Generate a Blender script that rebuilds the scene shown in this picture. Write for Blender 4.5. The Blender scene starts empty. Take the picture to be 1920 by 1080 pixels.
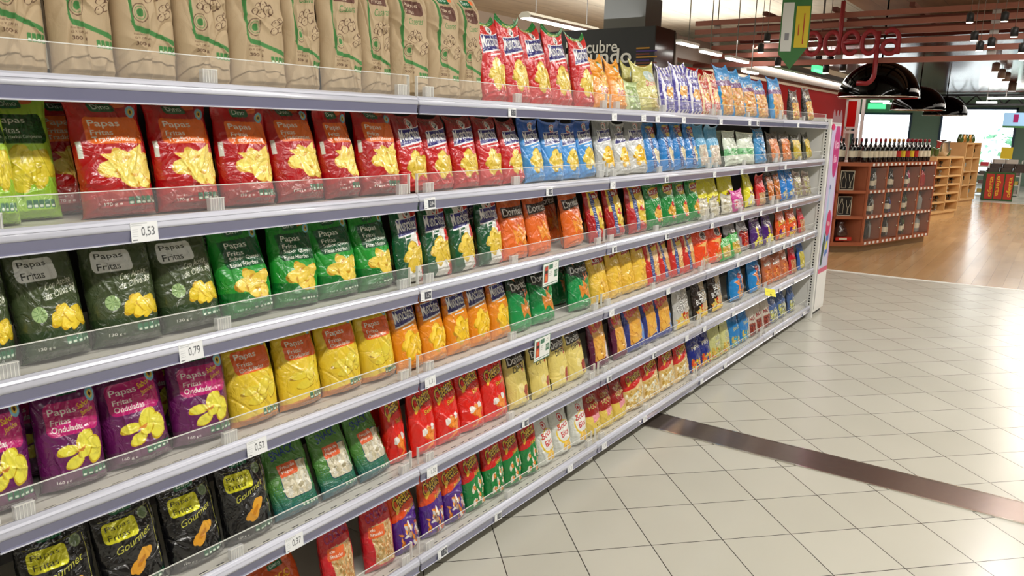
import bpy, math, random
import numpy as np
from mathutils import Matrix, Vector
R = math.radians
SC = bpy.context.scene
COL = SC.collection
random.seed(7)

# ------------------------------------------------------------------ camera
CAM = np.array([-1.9270, -1.7471, 1.6758])
F = 1451.2
YAW, PITCH, ROLL = R(35.044), R(-11.870), R(1.228)
FW = np.array([math.cos(YAW)*math.cos(PITCH), math.sin(YAW)*math.cos(PITCH), math.sin(PITCH)])
RT = np.array([math.sin(YAW), -math.cos(YAW), 0.0])
UP = np.cross(RT, FW)
RT, UP = math.cos(ROLL)*RT+math.sin(ROLL)*UP, -math.sin(ROLL)*RT+math.cos(ROLL)*UP
cd = bpy.data.cameras.new('camera'); cam = bpy.data.objects.new('camera', cd); COL.objects.link(cam)
cd.sensor_width = 36; cd.lens = 36*F/1920; cd.clip_end = 200
cam.matrix_world = Matrix([[RT[0], UP[0], -FW[0], CAM[0]], [RT[1], UP[1], -FW[1], CAM[1]], [RT[2], UP[2], -FW[2], CAM[2]], [0, 0, 0, 1]])
SC.camera = cam
def at(px, py, axis, val):
    r = FW+RT*(px-960)/F+UP*(540-py)/F
    return CAM+r*((val-CAM[axis])/r[axis])
def pix(P):
    d = np.array(P)-CAM
    return 960+F*(d@RT)/(d@FW), 540-F*(d@UP)/(d@FW)

# ------------------------------------------------------------------ world, light, exposure
SC.view_settings.view_transform = 'Standard'; SC.view_settings.look = 'None'
SC.view_settings.gamma = 1; SC.view_settings.use_curve_mapping = False
SC.view_settings.exposure = -0.25
w = bpy.data.worlds.new('daylight'); SC.world = w; w.use_nodes = True
w.node_tree.nodes['Background'].inputs[0].default_value = (0.86, 0.95, 1, 1)
w.node_tree.nodes['Background'].inputs[1].default_value = 4.5
def area(name, loc, sx, sy, power, col=(1, .97, .93), rot=(0, 0, 0)):
    l = bpy.data.lights.new(name, 'AREA'); l.shape = 'RECTANGLE'; l.size = sx; l.size_y = sy; l.energy = power; l.color = col
    o = bpy.data.objects.new(name, l); o.location = loc; o.rotation_euler = rot; COL.objects.link(o); return o
area('aisle_lamp_light', (1.5, -1.75, 3.13), 13, .14, 265)
area('aisle_lamp_light', (1.5, -4.9, 3.13), 13, .22, 120)
area('aisle_lamp_light', (13, -4.0, 3.7), 6, .5, 130, (1, .93, .84))
area('aisle_lamp_light', (14, 5.6, 3.4), 8, .5, 130, (1, .97, .92))
area('aisle_lamp_light', (2, 5.6, 3.13), 12, .3, 200)
area('drinks_fill_light', (12.6, -2.2, 2.86), 5, 1.2, 170, (1, .90, .78))  # added broad fill lights that brighten the drinks area under the glossy ceiling
area('drinks_fill_light', (17.5, -1.8, 2.86), 5, 1.6, 170, (1, .92, .82))
area('drinks_fill_light', (23.5, -1.5, 2.86), 5, 3, 170, (1, .95, .88))
area('red_wall_fill', (12.5, 1.9, 2.80), 9, .12, 55, (1, .95, .9), (R(-35), 0, 0))  # added fill without a fixture, brightens the red wall
area('ceiling_fill_light', (2.5, -3.2, 3.3), 16, 3.5, 110, (1, .98, .93), (R(180), 0, 0))  # added up-facing fill lights to brighten the ceiling
area('ceiling_fill_light', (10, 5.2, 3.3), 14, 3, 520, (1, .98, .94), (R(180), 0, 0))
area('ceiling_fill_light', (12.5, -2.6, 3.35), 6, 4.5, 150, (1, .90, .80), (R(180), 0, 0))

# ------------------------------------------------------------------ materials
def mat(name, col, rough=.5, metal=0, spec=.5, emit=None, es=1, coat=0, bump=None, var=None, alpha=None, trans=0):
    m = bpy.data.materials.new(name); m.use_nodes = True; nt = m.node_tree; b = nt.nodes['Principled BSDF']
    c = tuple((v/255)**2.2 for v in col)+(1,)
    b.inputs['Base Color'].default_value = c; b.inputs['Roughness'].default_value = rough
    b.inputs['Metallic'].default_value = metal; b.inputs['Specular IOR Level'].default_value = spec
    b.inputs['Coat Weight'].default_value = coat
    if emit: b.inputs['Emission Color'].default_value = tuple((v/255)**2.2 for v in emit)+(1,); b.inputs['Emission Strength'].default_value = es
    if alpha is not None: b.inputs['Alpha'].default_value = alpha
    if trans: b.inputs['Transmission Weight'].default_value = trans
    if bump or var:
        tc = nt.nodes.new('ShaderNodeTexCoord')
        n = nt.nodes.new('ShaderNodeTexNoise'); n.inputs['Scale'].default_value = (bump or var)[0]; n.inputs['Detail'].default_value = 4
        nt.links.new(tc.outputs['Object'], n.inputs['Vector'])
        if bump:
            bp = nt.nodes.new('ShaderNodeBump'); bp.inputs['Strength'].default_value = bump[1]; bp.inputs['Distance'].default_value = .01
            nt.links.new(n.outputs[0], bp.inputs['Height']); nt.links.new(bp.outputs[0], b.inputs['Normal'])
        if var:
            mx = nt.nodes.new('ShaderNodeMix'); mx.data_type = 'RGBA'
            mx.inputs[6].default_value = tuple(v*(1-var[1]) for v in c[:3])+(1,); mx.inputs[7].default_value = tuple(min(1, v*(1+var[1])) for v in c[:3])+(1,)
            nt.links.new(n.outputs[0], mx.inputs[0]); nt.links.new(mx.outputs[2], b.inputs['Base Color'])
    return m
M = {}
M['white'] = mat('white_steel', (226, 225, 220), .35, var=(3, .04))
M['shelf'] = mat('shelf_enamel', (205, 202, 192), .4, var=(6, .05))
M['rail'] = mat('rail_plastic', (206, 208, 222), .22, coat=.3, var=(2, .03))
M['channel'] = mat('price_channel_plastic', (116, 117, 142), .1, coat=.6, var=(2, .05))
M['back'] = mat('gondola_back_shaded', (46, 44, 44), .6, var=(3, .2))  # near-black: shade of the shelf interior put into the colour
M['dark'] = mat('dark_plastic', (24, 24, 26), .5, var=(5, .1))
M['plex'] = mat('clear_acrylic', (235, 235, 235), .04, alpha=.065, coat=.5)
M['plexedge'] = mat('acrylic_edge', (240, 240, 236), .2, alpha=.75)
M['clip'] = mat('clear_clip', (225, 226, 226), .12, alpha=.42, coat=1)
M['steel'] = mat('stainless_steel', (150, 136, 130), .2, .85, bump=(30, .02), var=(5, .15))
M['steeledge'] = mat('steel_edge', (215, 212, 205), .12, .9)
M['black'] = mat('black_gloss', (3, 3, 5), .06, spec=.14)
M['char'] = mat('charcoal_panel', (46, 49, 54), .55, var=(1, .06))
M['brownp'] = mat('brown_gloss_panel', (36, 24, 20), .2, var=(2, .2))
M['taupe'] = mat('taupe_panel', (120, 106, 96), .5, var=(1, .06))
M['greycol'] = mat('grey_column', (84, 86, 86), .5, var=(1, .05))
M['red'] = mat('red_wall', (196, 22, 16), .6, spec=.15, var=(1, .08))
M['slat'] = mat('red_brown_slat', (152, 94, 80), .4, var=(4, .1))
M['slatd'] = mat('dark_red_slat', (100, 50, 42), .5, var=(4, .1))
M['letter'] = mat('crimson_letter', (142, 34, 42), .45)
M['wood'] = mat('red_wood', (166, 96, 68), .4, var=(6, .18))
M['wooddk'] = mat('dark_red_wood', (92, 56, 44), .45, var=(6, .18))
M['pine'] = mat('pine_wood', (220, 178, 122), .4, var=(6, .14))
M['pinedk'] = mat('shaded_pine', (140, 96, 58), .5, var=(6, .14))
M['glassd'] = mat('dark_bottle_glass', (14, 16, 18), .08, coat=.8)
M['glassc'] = mat('clear_bottle_glass', (150, 158, 156), .08, coat=.8)
M['glassg'] = mat('green_bottle_glass', (70, 96, 50), .08, coat=.8)
M['glassp'] = mat('pink_bottle_glass', (196, 70, 110), .08, coat=.8)
M['glassr'] = mat('red_bottle_glass', (176, 28, 34), .08, coat=.8)
M['glassb'] = mat('blue_bottle_glass', (50, 60, 130), .08, coat=.8)
M['label'] = mat('cream_label', (226, 220, 196), .5)
M['labelr'] = mat('red_label', (186, 40, 30), .5)
M['labely'] = mat('yellow_label', (226, 200, 50), .5)
M['capr'] = mat('red_capsule', (150, 24, 40), .3)
M['capg'] = mat('gold_capsule', (190, 140, 70), .3, .5)
M['capk'] = mat('black_capsule', (20, 18, 26), .3)
M['pane'] = mat('cabinet_glass', (220, 230, 230), .03, alpha=.05, coat=.5)
M['winpane'] = mat('window_glass', (235, 245, 248), .02, alpha=.08, coat=.6)
M['green'] = mat('green_board', (62, 122, 66), .5, var=(2, .05))
M['oferg'] = mat('crate_green', (52, 92, 44), .5)
M['winframe'] = mat('window_frame', (60, 84, 110), .4)
M['wallg'] = mat('sage_wall', (140, 170, 150), .6, var=(.6, .08))
M['wallc'] = mat('cream_wall', (206, 200, 186), .7, var=(.6, .05))
M['lamp'] = mat('lamp_tube', (255, 255, 255), .5, emit=(255, 252, 244), es=9)
M['lampw'] = mat('warm_spot_glow', (255, 255, 255), .5, emit=(255, 240, 215), es=8)
M['exit'] = mat('green_exit_glow', (60, 200, 120), .5, emit=(90, 230, 150), es=1.6)
M['foliage'] = mat('tree_leaves', (120, 178, 140), .6, var=(3, .3))
M['wire'] = mat('wire_grey', (110, 108, 104), .5)
M['paperw'] = mat('white_paper', (236, 238, 236), .6)
M['pvc'] = mat('clear_pvc', (225, 215, 225), .08, alpha=.25, coat=1)

# ------------------------------------------------------------------ mesh builder
class MB:
    def __init__(s): s.v = []; s.f = []; s.m = []; s.mats = []; s.sm = []
    def mi(s, m):
        m = M[m] if isinstance(m, str) else m
        if m not in s.mats: s.mats.append(m)
        return s.mats.index(m)
    def add(s, vs, fs, m, smooth=False):
        b = len(s.v); k = s.mi(m); s.v += [tuple(map(float, v)) for v in vs]
        for f in fs: s.f.append([b+i for i in f]); s.m.append(k); s.sm.append(smooth)
        return s
    def box(s, x0, x1, y0, y1, z0, z1, m, mx=None, c=0):
        if c:  # chamfered along z edges
            pts = [(x0+c, y0), (x1-c, y0), (x1, y0+c), (x1, y1-c), (x1-c, y1), (x0+c, y1), (x0, y1-c), (x0, y0+c)]
            return s.prism(pts, z0, z1, m, mx)
        vs = [(x0, y0, z0), (x1, y0, z0), (x1, y1, z0), (x0, y1, z0), (x0, y0, z1), (x1, y0, z1), (x1, y1, z1), (x0, y1, z1)]
        if mx is not None: vs = [mx @ Vector(v) for v in vs]
        return s.add(vs, [(0, 3, 2, 1), (4, 5, 6, 7), (0, 1, 5, 4), (1, 2, 6, 5), (2, 3, 7, 6), (3, 0, 4, 7)], m)
    def prism(s, pts, z0, z1, m, mx=None, smooth=False):
        n = len(pts); vs = [(x, y, z0) for x, y in pts]+[(x, y, z1) for x, y in pts]
        if mx is not None: vs = [mx @ Vector(v) for v in vs]
        fs = [tuple(range(n-1, -1, -1)), tuple(range(n, 2*n))]+[(i, (i+1) % n, n+(i+1) % n, n+i) for i in range(n)]
        return s.add(vs, fs, m, smooth)
    def ext_x(s, prof, x0, x1, m, smooth=False):   # profile of (y,z) swept along x
        n = len(prof); vs = [(x0, y, z) for y, z in prof]+[(x1, y, z) for y, z in prof]
        fs = [tuple(range(n)), tuple(range(2*n-1, n-1, -1))]+[(i, n+i, n+(i+1) % n, (i+1) % n) for i in range(n)]
        return s.add(vs, fs, m, smooth)
    def lathe(s, prof, m, c=(0, 0, 0), n=14, caps=True):
        vs = []; fs = []
        for r, z in prof:
            for k in range(n):
                a = 2*math.pi*k/n; vs.append((c[0]+r*math.cos(a), c[1]+r*math.sin(a), c[2]+z))
        for j in range(len(prof)-1):
            for k in range(n): fs.append((j*n+k, j*n+(k+1) % n, (j+1)*n+(k+1) % n, (j+1)*n+k))
        if caps: fs.append(tuple(range(n-1, -1, -1))); fs.append(tuple(range((len(prof)-1)*n, len(prof)*n)))
        return s.add(vs, fs, m, True)
    def tube(s, pts, r, m, n=8):
        pts = [Vector(p) for p in pts]; vs = []; fs = []
        for i, p in enumerate(pts):
            t = (pts[min(i+1, len(pts)-1)]-pts[max(i-1, 0)]).normalized()
            a = t.orthogonal().normalized() if i == 0 else (a-t*a.dot(t)).normalized()
            b = t.cross(a)
            for k in range(n):
                q = 2*math.pi*k/n; vs.append(p+a*(r*math.cos(q))+b*(r*math.sin(q)))
        for i in range(len(pts)-1):
            for k in range(n): fs.append((i*n+k, i*n+(k+1) % n, (i+1)*n+(k+1) % n, (i+1)*n+k))
        fs.append(tuple(range(n-1, -1, -1))); fs.append(tuple(range((len(pts)-1)*n, len(pts)*n)))
        return s.add(vs, fs, m, True)
    def mesh(s, name):
        me = bpy.data.meshes.new(name); me.from_pydata(s.v, [], s.f)
        for m in s.mats: me.materials.append(m)
        me.polygons.foreach_set('material_index', s.m); me.polygons.foreach_set('use_smooth', s.sm); me.update()
        return me
    def build(s, name, parent=None):
        o = bpy.data.objects.new(name, s.mesh(name)); COL.objects.link(o)
        if parent is not None: o.parent = parent
        return o
def tag(o, label, cat, group=None, kind=None):
    if kind: o['kind'] = kind
    if label: o['label'] = label
    if cat: o['category'] = cat
    if group: o['group'] = group
    return o
def struct(o): o['kind'] = 'structure'; return o
def empty(name, loc=(0, 0, 0), rz=0):
    o = bpy.data.objects.new(name, None); o.empty_display_size = .05; o.location = loc; o.rotation_euler = (0, 0, rz); COL.objects.link(o); return o
def copy_tree(o, parent=None):
    c = o.copy(); COL.objects.link(c); c.parent = parent
    for ch in list(o.children): copy_tree(ch, c)
    return c
# ------------------------------------------------------------------ printed artwork, rasterised onto mesh vertex colours
_T = {}
def text_tris(s, bold):
    k = (s, bold)
    if k not in _T:
        c = bpy.data.curves.new('t', 'FONT'); c.body = s; c.offset = .012 if bold else 0; c.resolution_u = 3
        o = bpy.data.objects.new('t', c); COL.objects.link(o); bpy.context.view_layer.update()
        e = o.evaluated_get(bpy.context.evaluated_depsgraph_get()); me = e.to_mesh(); me.calc_loop_triangles()
        v = np.array([tuple(q.co)[:2] for q in me.vertices]); t = np.array([tuple(q.vertices) for q in me.loop_triangles])
        tr = v[t]; e.to_mesh_clear(); bpy.data.objects.remove(o); bpy.data.curves.remove(c)
        lo = tr.reshape(-1, 2).min(0); hi = tr.reshape(-1, 2).max(0); _T[k] = (tr-lo)/(hi-lo)
    return _T[k]
class Art:
    def __init__(s, A, n, base, metal=0):
        s.A = A; s.W = n*2; s.H = int(n*A)*2
        s.im = np.zeros((s.H, s.W, 4)); s.im[..., :3] = base; s.im[..., 3] = metal
        s.X, s.Y = np.meshgrid((np.arange(s.W)+.5)/s.W, (np.arange(s.H)+.5)/s.H*A)
        s.rng = random.Random(3)
    def put(s, mask, col, a=1, metal=0):
        k = (mask*a)[..., None]; s.im = s.im*(1-k)+np.array(tuple(col)+(metal,))*k
    def pmask(s, pts):
        m = np.zeros((s.H, s.W)); pts = np.array(pts)
        i0 = max(0, int(pts[:, 0].min()*s.W)-1); i1 = min(s.W, int(pts[:, 0].max()*s.W)+2)
        j0 = max(0, int(pts[:, 1].min()/s.A*s.H)-1); j1 = min(s.H, int(pts[:, 1].max()/s.A*s.H)+2)
        if i1 <= i0 or j1 <= j0: return m
        X = s.X[j0:j1, i0:i1]; Y = s.Y[j0:j1, i0:i1]; c = np.zeros(X.shape, bool)
        for k in range(len(pts)):
            (xa, ya), (xb, yb) = pts[k-1], pts[k]
            if ya == yb: continue
            c ^= ((ya > Y) != (yb > Y)) & (X < (xb-xa)*(Y-ya)/(yb-ya)+xa)
        m[j0:j1, i0:i1] = c; return m
    def poly(s, pts, col, a=1, metal=0): s.put(s.pmask(pts), col, a, metal); return s
    def ell(s, cx, cy, rx, ry, col, rot=0, a=1, metal=0):
        c, d = math.cos(rot), math.sin(rot); dx = s.X-cx; dy = s.Y-cy
        s.put((((dx*c+dy*d)/rx)**2+((-dx*d+dy*c)/ry)**2 < 1).astype(float), col, a, metal); return s
    def rr(s, x0, y0, x1, y1, r, col, rot=0, a=1, metal=0):
        cx, cy = (x0+x1)/2, (y0+y1)/2; c, d = math.cos(rot), math.sin(rot); dx = s.X-cx; dy = s.Y-cy
        u = np.abs(dx*c+dy*d)-(x1-x0)/2+r; v = np.abs(-dx*d+dy*c)-(y1-y0)/2+r
        q = np.hypot(np.maximum(u, 0), np.maximum(v, 0))+np.minimum(np.maximum(u, v), 0)-r
        s.put((q < 0).astype(float), col, a, metal); return s
    def text(s, t, x, y, w, h, col, rot=0, shear=0, out=None, ow=1, bold=True, arch=0, metal=0):
        tr = text_tris(t, bold).copy(); u = tr[..., 0].copy(); tr[..., 0] = tr[..., 0]*w+tr[..., 1]*h*shear; tr[..., 1] = tr[..., 1]*h+arch*(1-(2*u-1)**2)
        c, d = math.cos(rot), math.sin(rot); qx = x+tr[..., 0]*c-tr[..., 1]*d; qy = y+tr[..., 0]*d+tr[..., 1]*c
        px = qx*s.W-.5; py = qy/s.A*s.H-.5; m = np.zeros((s.H, s.W), bool)
        for k in range(len(px)):
            a0, a1 = int(px[k].min())-1, int(px[k].max())+2; b0, b1 = int(py[k].min())-1, int(py[k].max())+2
            a0 = max(a0, 0); b0 = max(b0, 0); a1 = min(a1, s.W); b1 = min(b1, s.H)
            if a1 <= a0 or b1 <= b0: continue
            X, Y = np.meshgrid(np.arange(a0, a1), np.arange(b0, b1))
            (x0, x1, x2), (y0, y1, y2) = px[k], py[k]
            e0 = (x1-x0)*(Y-y0)-(y1-y0)*(X-x0); e1 = (x2-x1)*(Y-y1)-(y2-y1)*(X-x1); e2 = (x0-x2)*(Y-y2)-(y0-y2)*(X-x2)
            m[b0:b1, a0:a1] |= ((e0 >= -.01) & (e1 >= -.01) & (e2 >= -.01)) | ((e0 <= .01) & (e1 <= .01) & (e2 <= .01))
        if out is not None:
            g = m.copy()
            for _ in range(max(1, int(ow*s.W/300))):
                q = g.copy(); q[1:] |= g[:-1]; q[:-1] |= g[1:]; q[:, 1:] |= g[:, :-1]; q[:, :-1] |= g[:, 1:]; g = q
            s.put(g.astype(float), out)
        s.put(m.astype(float), col, 1, metal); return s
    def blob(s, cx, cy, r, col, ir=.16, sq=1, rot=0, a=1):
        g = s.rng; ph = [g.uniform(0, 6.28) for _ in range(4)]; pts = []
        for k in range(28):
            q = k*2*math.pi/28; rr = r*(1+ir*(math.sin(2*q+ph[0])*.6+math.sin(3*q+ph[1])*.5+math.sin(5*q+ph[2])*.3))
            x, y = rr*math.cos(q), rr*sq*math.sin(q); pts.append((cx+x*math.cos(rot)-y*math.sin(rot), cy+x*math.sin(rot)+y*math.cos(rot)))
        return s.poly(pts, col, a)
    def chips(s, cx, cy, r, seed=1, col=(236, 198, 84), n=6, rim=(196, 140, 40)):
        s.rng = random.Random(seed); g = s.rng
        spots = [(-.75, -.05), (.65, .25), (-.25, .45), (.45, -.5), (-.15, -.35), (.15, .1), (.95, -.15), (-.5, -.55)][:n]
        for dx, dy in spots:
            rr = r*g.uniform(.42, .58); x, y = cx+dx*r, cy+dy*r*.75; t = g.uniform(-.7, .7); q = g.uniform(.6, .9); z = g.uniform(-14, 10)
            s.blob(x, y, rr, rim, .18, q, t); st = g.getstate()
            s.blob(x+.004, y+.006, rr*.93, tuple(max(0, min(255, c+z)) for c in col), .16, q, t)
            s.blob(x-rr*.2, y+rr*.15, rr*.45, tuple(min(255, c+z+14) for c in col), .2, .6, t, .6)
            s.blob(x+rr*.3, y-rr*.25, rr*.25, tuple(max(0, c*.88+z) for c in col), .2, .5, t, .5)
        return s
    def mix(s, x0, y0, x1, y1, cols, n=90, r=.035, seed=1):
        s.rng = random.Random(seed); g = s.rng
        for _ in range(n):
            c = g.choice(cols); z = g.uniform(-26, 18); k = r*g.uniform(.7, 1.3)
            s.blob(g.uniform(x0, x1), g.uniform(y0, y1), k, tuple(max(0, min(255, q+z-30)) for q in c), .25, .55, g.uniform(0, 3))
            s.blob(g.uniform(x0, x1), g.uniform(y0, y1), k*.9, tuple(max(0, min(255, q+z)) for q in c), .25, .5, g.uniform(0, 3))
        return s
    def gda(s, x, y, n=5, w=.08, c=(24, 104, 66)):
        for k in range(n):
            s.rr(x+k*w*1.14, y, x+k*w*1.14+w, y+w*1.15, .012, c).rr(x+k*w*1.14+.012, y+.01, x+k*w*1.14+w-.012, y+.038, .012, (214, 226, 206))
        return s
    def blocks(s, x, y0, y1, w, bg, fg, n=4):
        s.rr(x, y0, x+w, y1, .004, bg); h = (y1-y0)/n
        for k in range(n):
            for q in (.25, .5, .72): s.rr(x+w*.18, y0+h*(k+q), x+w*.82, y0+h*(k+q)+h*.08, .001, fg)
            s.rr(x, y0+h*k, x+w, y0+h*k+h*.06, 0, (235, 235, 230))
        return s
    def verts(s, nu, nv):   # sample to a (nv+1,nu+1) grid, linear rgba
        i = np.clip((np.arange(nu+1)/nu*s.W), 0, s.W-1).astype(int); j = np.clip((np.arange(nv+1)/nv*s.H), 0, s.H-1).astype(int)
        a = s.im; b = (a+np.roll(a, 1, 0)+np.roll(a, 1, 1)+np.roll(np.roll(a, 1, 0), 1, 1))/4; b[0] = a[0]; b[:, 0] = a[:, 0]
        c = b[np.ix_(j, i)]; o = c.copy(); o[..., :3] = np.clip(c[..., :3]/255, 0, 1)**2.2; return o

def printed(name, rough, coat, bump, sc=26, paper=False):
    m = bpy.data.materials.new(name); m.use_nodes = True; nt = m.node_tree; N = nt.nodes; L = nt.links; b = N['Principled BSDF']
    a = N.new('ShaderNodeAttribute'); a.attribute_name = 'print'
    L.new(a.outputs['Color'], b.inputs['Base Color']); L.new(a.outputs['Alpha'], b.inputs['Metallic'])
    b.inputs['Roughness'].default_value = rough; b.inputs['Coat Weight'].default_value = coat; b.inputs['Coat Roughness'].default_value = .09
    if bump:
        tc = N.new('ShaderNodeTexCoord'); oi = N.new('ShaderNodeObjectInfo'); ad = N.new('ShaderNodeVectorMath'); ad.operation = 'ADD'
        sc1 = N.new('ShaderNodeVectorMath'); sc1.operation = 'SCALE'; sc1.inputs[3].default_value = 37
        cb = N.new('ShaderNodeCombineXYZ')
        for k in range(3): L.new(oi.outputs['Random'], cb.inputs[k])
        L.new(cb.outputs[0], sc1.inputs[0]); L.new(tc.outputs['Object'], ad.inputs[0]); L.new(sc1.outputs[0], ad.inputs[1])
        n = N.new('ShaderNodeTexNoise'); n.inputs['Scale'].default_value = sc; n.inputs['Detail'].default_value = 3 if not paper else 6; n.inputs['Distortion'].default_value = 1.2
        v = N.new('ShaderNodeTexVoronoi'); v.feature = 'DISTANCE_TO_EDGE'; v.inputs['Scale'].default_value = sc*.55
        mp = N.new('ShaderNodeMath'); mp.operation = 'MINIMUM'; mp.inputs[1].default_value = .12
        L.new(ad.outputs[0], n.inputs['Vector']); wv = N.new('ShaderNodeVectorMath'); wv.operation = 'MULTIPLY_ADD'; wv.inputs[1].default_value = (.05, .05, .05)
        L.new(n.outputs[1], wv.inputs[0]); L.new(ad.outputs[0], wv.inputs[2]); L.new(wv.outputs[0], v.inputs['Vector']); L.new(v.outputs['Distance'], mp.inputs[0])
        su = N.new('ShaderNodeMath'); su.operation = 'MULTIPLY_ADD'; su.inputs[1].default_value = 2.2; L.new(mp.outputs[0], su.inputs[0]); L.new(n.outputs[0], su.inputs[2])
        bp = N.new('ShaderNodeBump'); bp.inputs['Strength'].default_value = bump; bp.inputs['Distance'].default_value = .004
        L.new(su.outputs[0], bp.inputs['Height']); L.new(bp.outputs[0], b.inputs['Normal'])
        if coat: L.new(bp.outputs[0], b.inputs['Coat Normal'])
    return m
FIN = {'film': printed('printed_film', .27, .7, 1.0), 'paper': printed('printed_kraft_paper', .75, 0, .9, 13, True),
       'foil': printed('printed_foil', .22, .8, .8), 'clear': printed('clear_wrapped_snacks', .25, .5, .8, 40), 'flat': printed('printed_card', .45, .1, 0)}

def set_print(me, cols):
    at_ = me.color_attributes.new('print', 'FLOAT_COLOR', 'POINT'); at_.data.foreach_set('color', np.ascontiguousarray(cols, dtype=np.float32).ravel())
def grid_faces(nu, nv, off=0, flip=False):
    i, j = np.meshgrid(np.arange(nu), np.arange(nv)); a = off+j*(nu+1)+i
    q = np.stack([a, a+1, a+nu+2, a+nu+1], -1).reshape(-1, 4)
    return q[:, ::-1] if flip else q
def np_mesh(name, V, Q, m, smooth=True):
    me = bpy.data.meshes.new(name); me.vertices.add(len(V)); me.vertices.foreach_set('co', V.astype(np.float32).ravel())
    me.loops.add(Q.size); me.polygons.add(len(Q)); me.loops.foreach_set('vertex_index', Q.astype(np.int32).ravel())
    me.polygons.foreach_set('loop_start', (np.arange(len(Q))*4).astype(np.int32)); me.polygons.foreach_set('loop_total', np.full(len(Q), 4, np.int32))
    me.update(calc_edges=True); me.validate(); me.materials.append(m); me.polygons.foreach_set('use_smooth', [smooth]*len(me.polygons)); me.update()
    return me
def creases(U, V, seed, n=9, amp=.0022):
    g = np.random.RandomState(seed); Z = np.zeros_like(U)
    for _ in range(n):
        th = g.uniform(0, math.pi); f = g.uniform(1.2, 3.2); cx, cy = g.uniform(-.9, .9), g.uniform(.1, .95)
        t = f*((U-cx)*math.cos(th)+(V-cy)*2.4*math.sin(th))+.35*np.sin(3*U+g.uniform(0, 6)+4*V)
        env = np.exp(-((U-cx)**2/g.uniform(.1, .5)+(V-cy)**2/g.uniform(.02, .09)))
        Z += g.choice([-1, 1, 1])*np.maximum(0, 1-np.abs(t)/.22)**1.5*env
    for _ in range(5):
        Z += .35*np.sin(g.uniform(2, 6)*U+g.uniform(3, 11)*V+g.uniform(0, 6))*np.sin(g.uniform(3, 9)*V+g.uniform(0, 6))
    return amp*Z
def bag_mesh(name, art, w, h, d, nu, nv, fin, seed=1, amp=1.0, flat=0, ears=1.0, hold=None):
    """pillow bag: origin under its middle, stands on z=0, faces -y; front carries the print, top ends in a crimped seal"""
    u = np.linspace(-1, 1, nu+1); v = np.linspace(0, 1, nv+1); U, V = np.meshgrid(u, v)
    def half(U, V):
        prof = np.clip(V/.07, 0, 1)**.5*(1-.30*np.clip((V-.30)/.5, 0, 1))*np.clip((.955-V)/.36, 0, 1)**.65
        if flat: prof = np.clip(V/.05, 0, 1)**.5*np.clip((1.0-V)/.25, 0, 1)**.5*.9+.02
        return d/2*prof*np.clip(1-np.abs(U)**(2.1 if not flat else 3.2), 0, 1)**.52, prof
    T, P = half(U, V)
    wid = w/2*(1-(.09 if not flat else .03)*np.clip(P, 0, 1)-.05*ears*np.exp(-((V-.80)/.10)**2)+.0*V)
    X = U*wid; Z = V*h+.012*ears*np.abs(U)**3*np.clip((V-.7)/.3, 0, 1)*h/.28-.010*(1-np.abs(U)**2)*np.clip((V-.75)/.25, 0, 1)*ears
    Z = np.where(V < .03, Z*.6, Z)
    g = np.random.RandomState(seed+50)
    gather = .0016*amp*np.exp(-((V-.86)/.09)**2)*(np.sin(U*17+g.uniform(0, 6)+3*np.sin(U*4))+.6*np.sin(U*31))
    bot = .002*amp*np.exp(-((V-.08)/.07)**2)*np.sin(U*13+g.uniform(0, 6))
    seal = np.where(V > .955, .0006*np.sin(V*nv*.9), 0)
    flop = (.020*np.sin(g.uniform(0, 6))*np.clip((V-.86)/.14, 0, 1)**1.5)*(1+.5*np.sin(2.2*U+g.uniform(0, 6)))
    C = creases(U, V, seed, 16, .0036*amp)*np.clip(P*1.6, 0, 1)
    Yf = -(T+C+gather+bot+.0012)+flop+seal
    Vf = np.stack([X, Yf, Z], -1).reshape(-1, 3); cf = art.verts(nu, nv).reshape(-1, 4)
    bu, bv = max(6, nu//5), max(8, nv//5); u2 = np.linspace(-1, 1, bu+1); v2 = np.linspace(0, 1, bv+1); U2, V2 = np.meshgrid(u2, v2)
    def smp(Ar): return Ar[np.ix_(np.rint(np.linspace(0, nv, bv+1)).astype(int), np.rint(np.linspace(0, nu, bu+1)).astype(int))]
    Vb = np.stack([smp(X), smp(T)*.95+smp(flop)+.0012, smp(Z)], -1).reshape(-1, 3)
    e = art.verts(bu, bv); eb = e.copy(); eb[:, 1:-1] = (e[:, :1]+e[:, -1:])/2
    me = np_mesh(name, np.concatenate([Vf, Vb]), np.concatenate([grid_faces(nu, nv), grid_faces(bu, bv, len(Vf), True)]), FIN[fin])
    set_print(me, np.concatenate([cf, eb.reshape(-1, 4)])); return me
def card_mesh(name, art, w, h, nu, t=.002, m='flat', curve=0):
    """upright printed card facing -y, origin at bottom middle"""
    nv = max(2, int(nu*h/w)); U, V = np.meshgrid(np.linspace(-.5, .5, nu+1), np.linspace(0, 1, nv+1))
    Vf = np.stack([U*w, -t+curve*np.sin(V*3.14), V*h], -1).reshape(-1, 3)
    U2, V2 = np.meshgrid([-.5, .5], np.linspace(0, 1, 9)); Vb = np.stack([U2*w, 0*U2+curve*np.sin(V2*3.14), V2*h], -1).reshape(-1, 3)
    n = len(Vf); c = art.verts(nu, nv).reshape(-1, 4)
    sides = []
    ring = [(0, 0), (1, 0), (1, 1), (0, 1)]; fi = [0, nu, n-1, n-1-nu]; bi = [n, n+1, n+17, n+16]
    for k in range(4): sides.append([fi[k], bi[k], bi[(k+1) % 4], fi[(k+1) % 4]])
    me = np_mesh(name, np.concatenate([Vf, Vb]), np.concatenate([grid_faces(nu, nv), grid_faces(1, 8, n, True), np.array(sides)]), FIN[m], False)
    set_print(me, np.concatenate([c, np.tile(np.array([.75, .75, .75, 0]), (18, 1))])); return me
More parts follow.
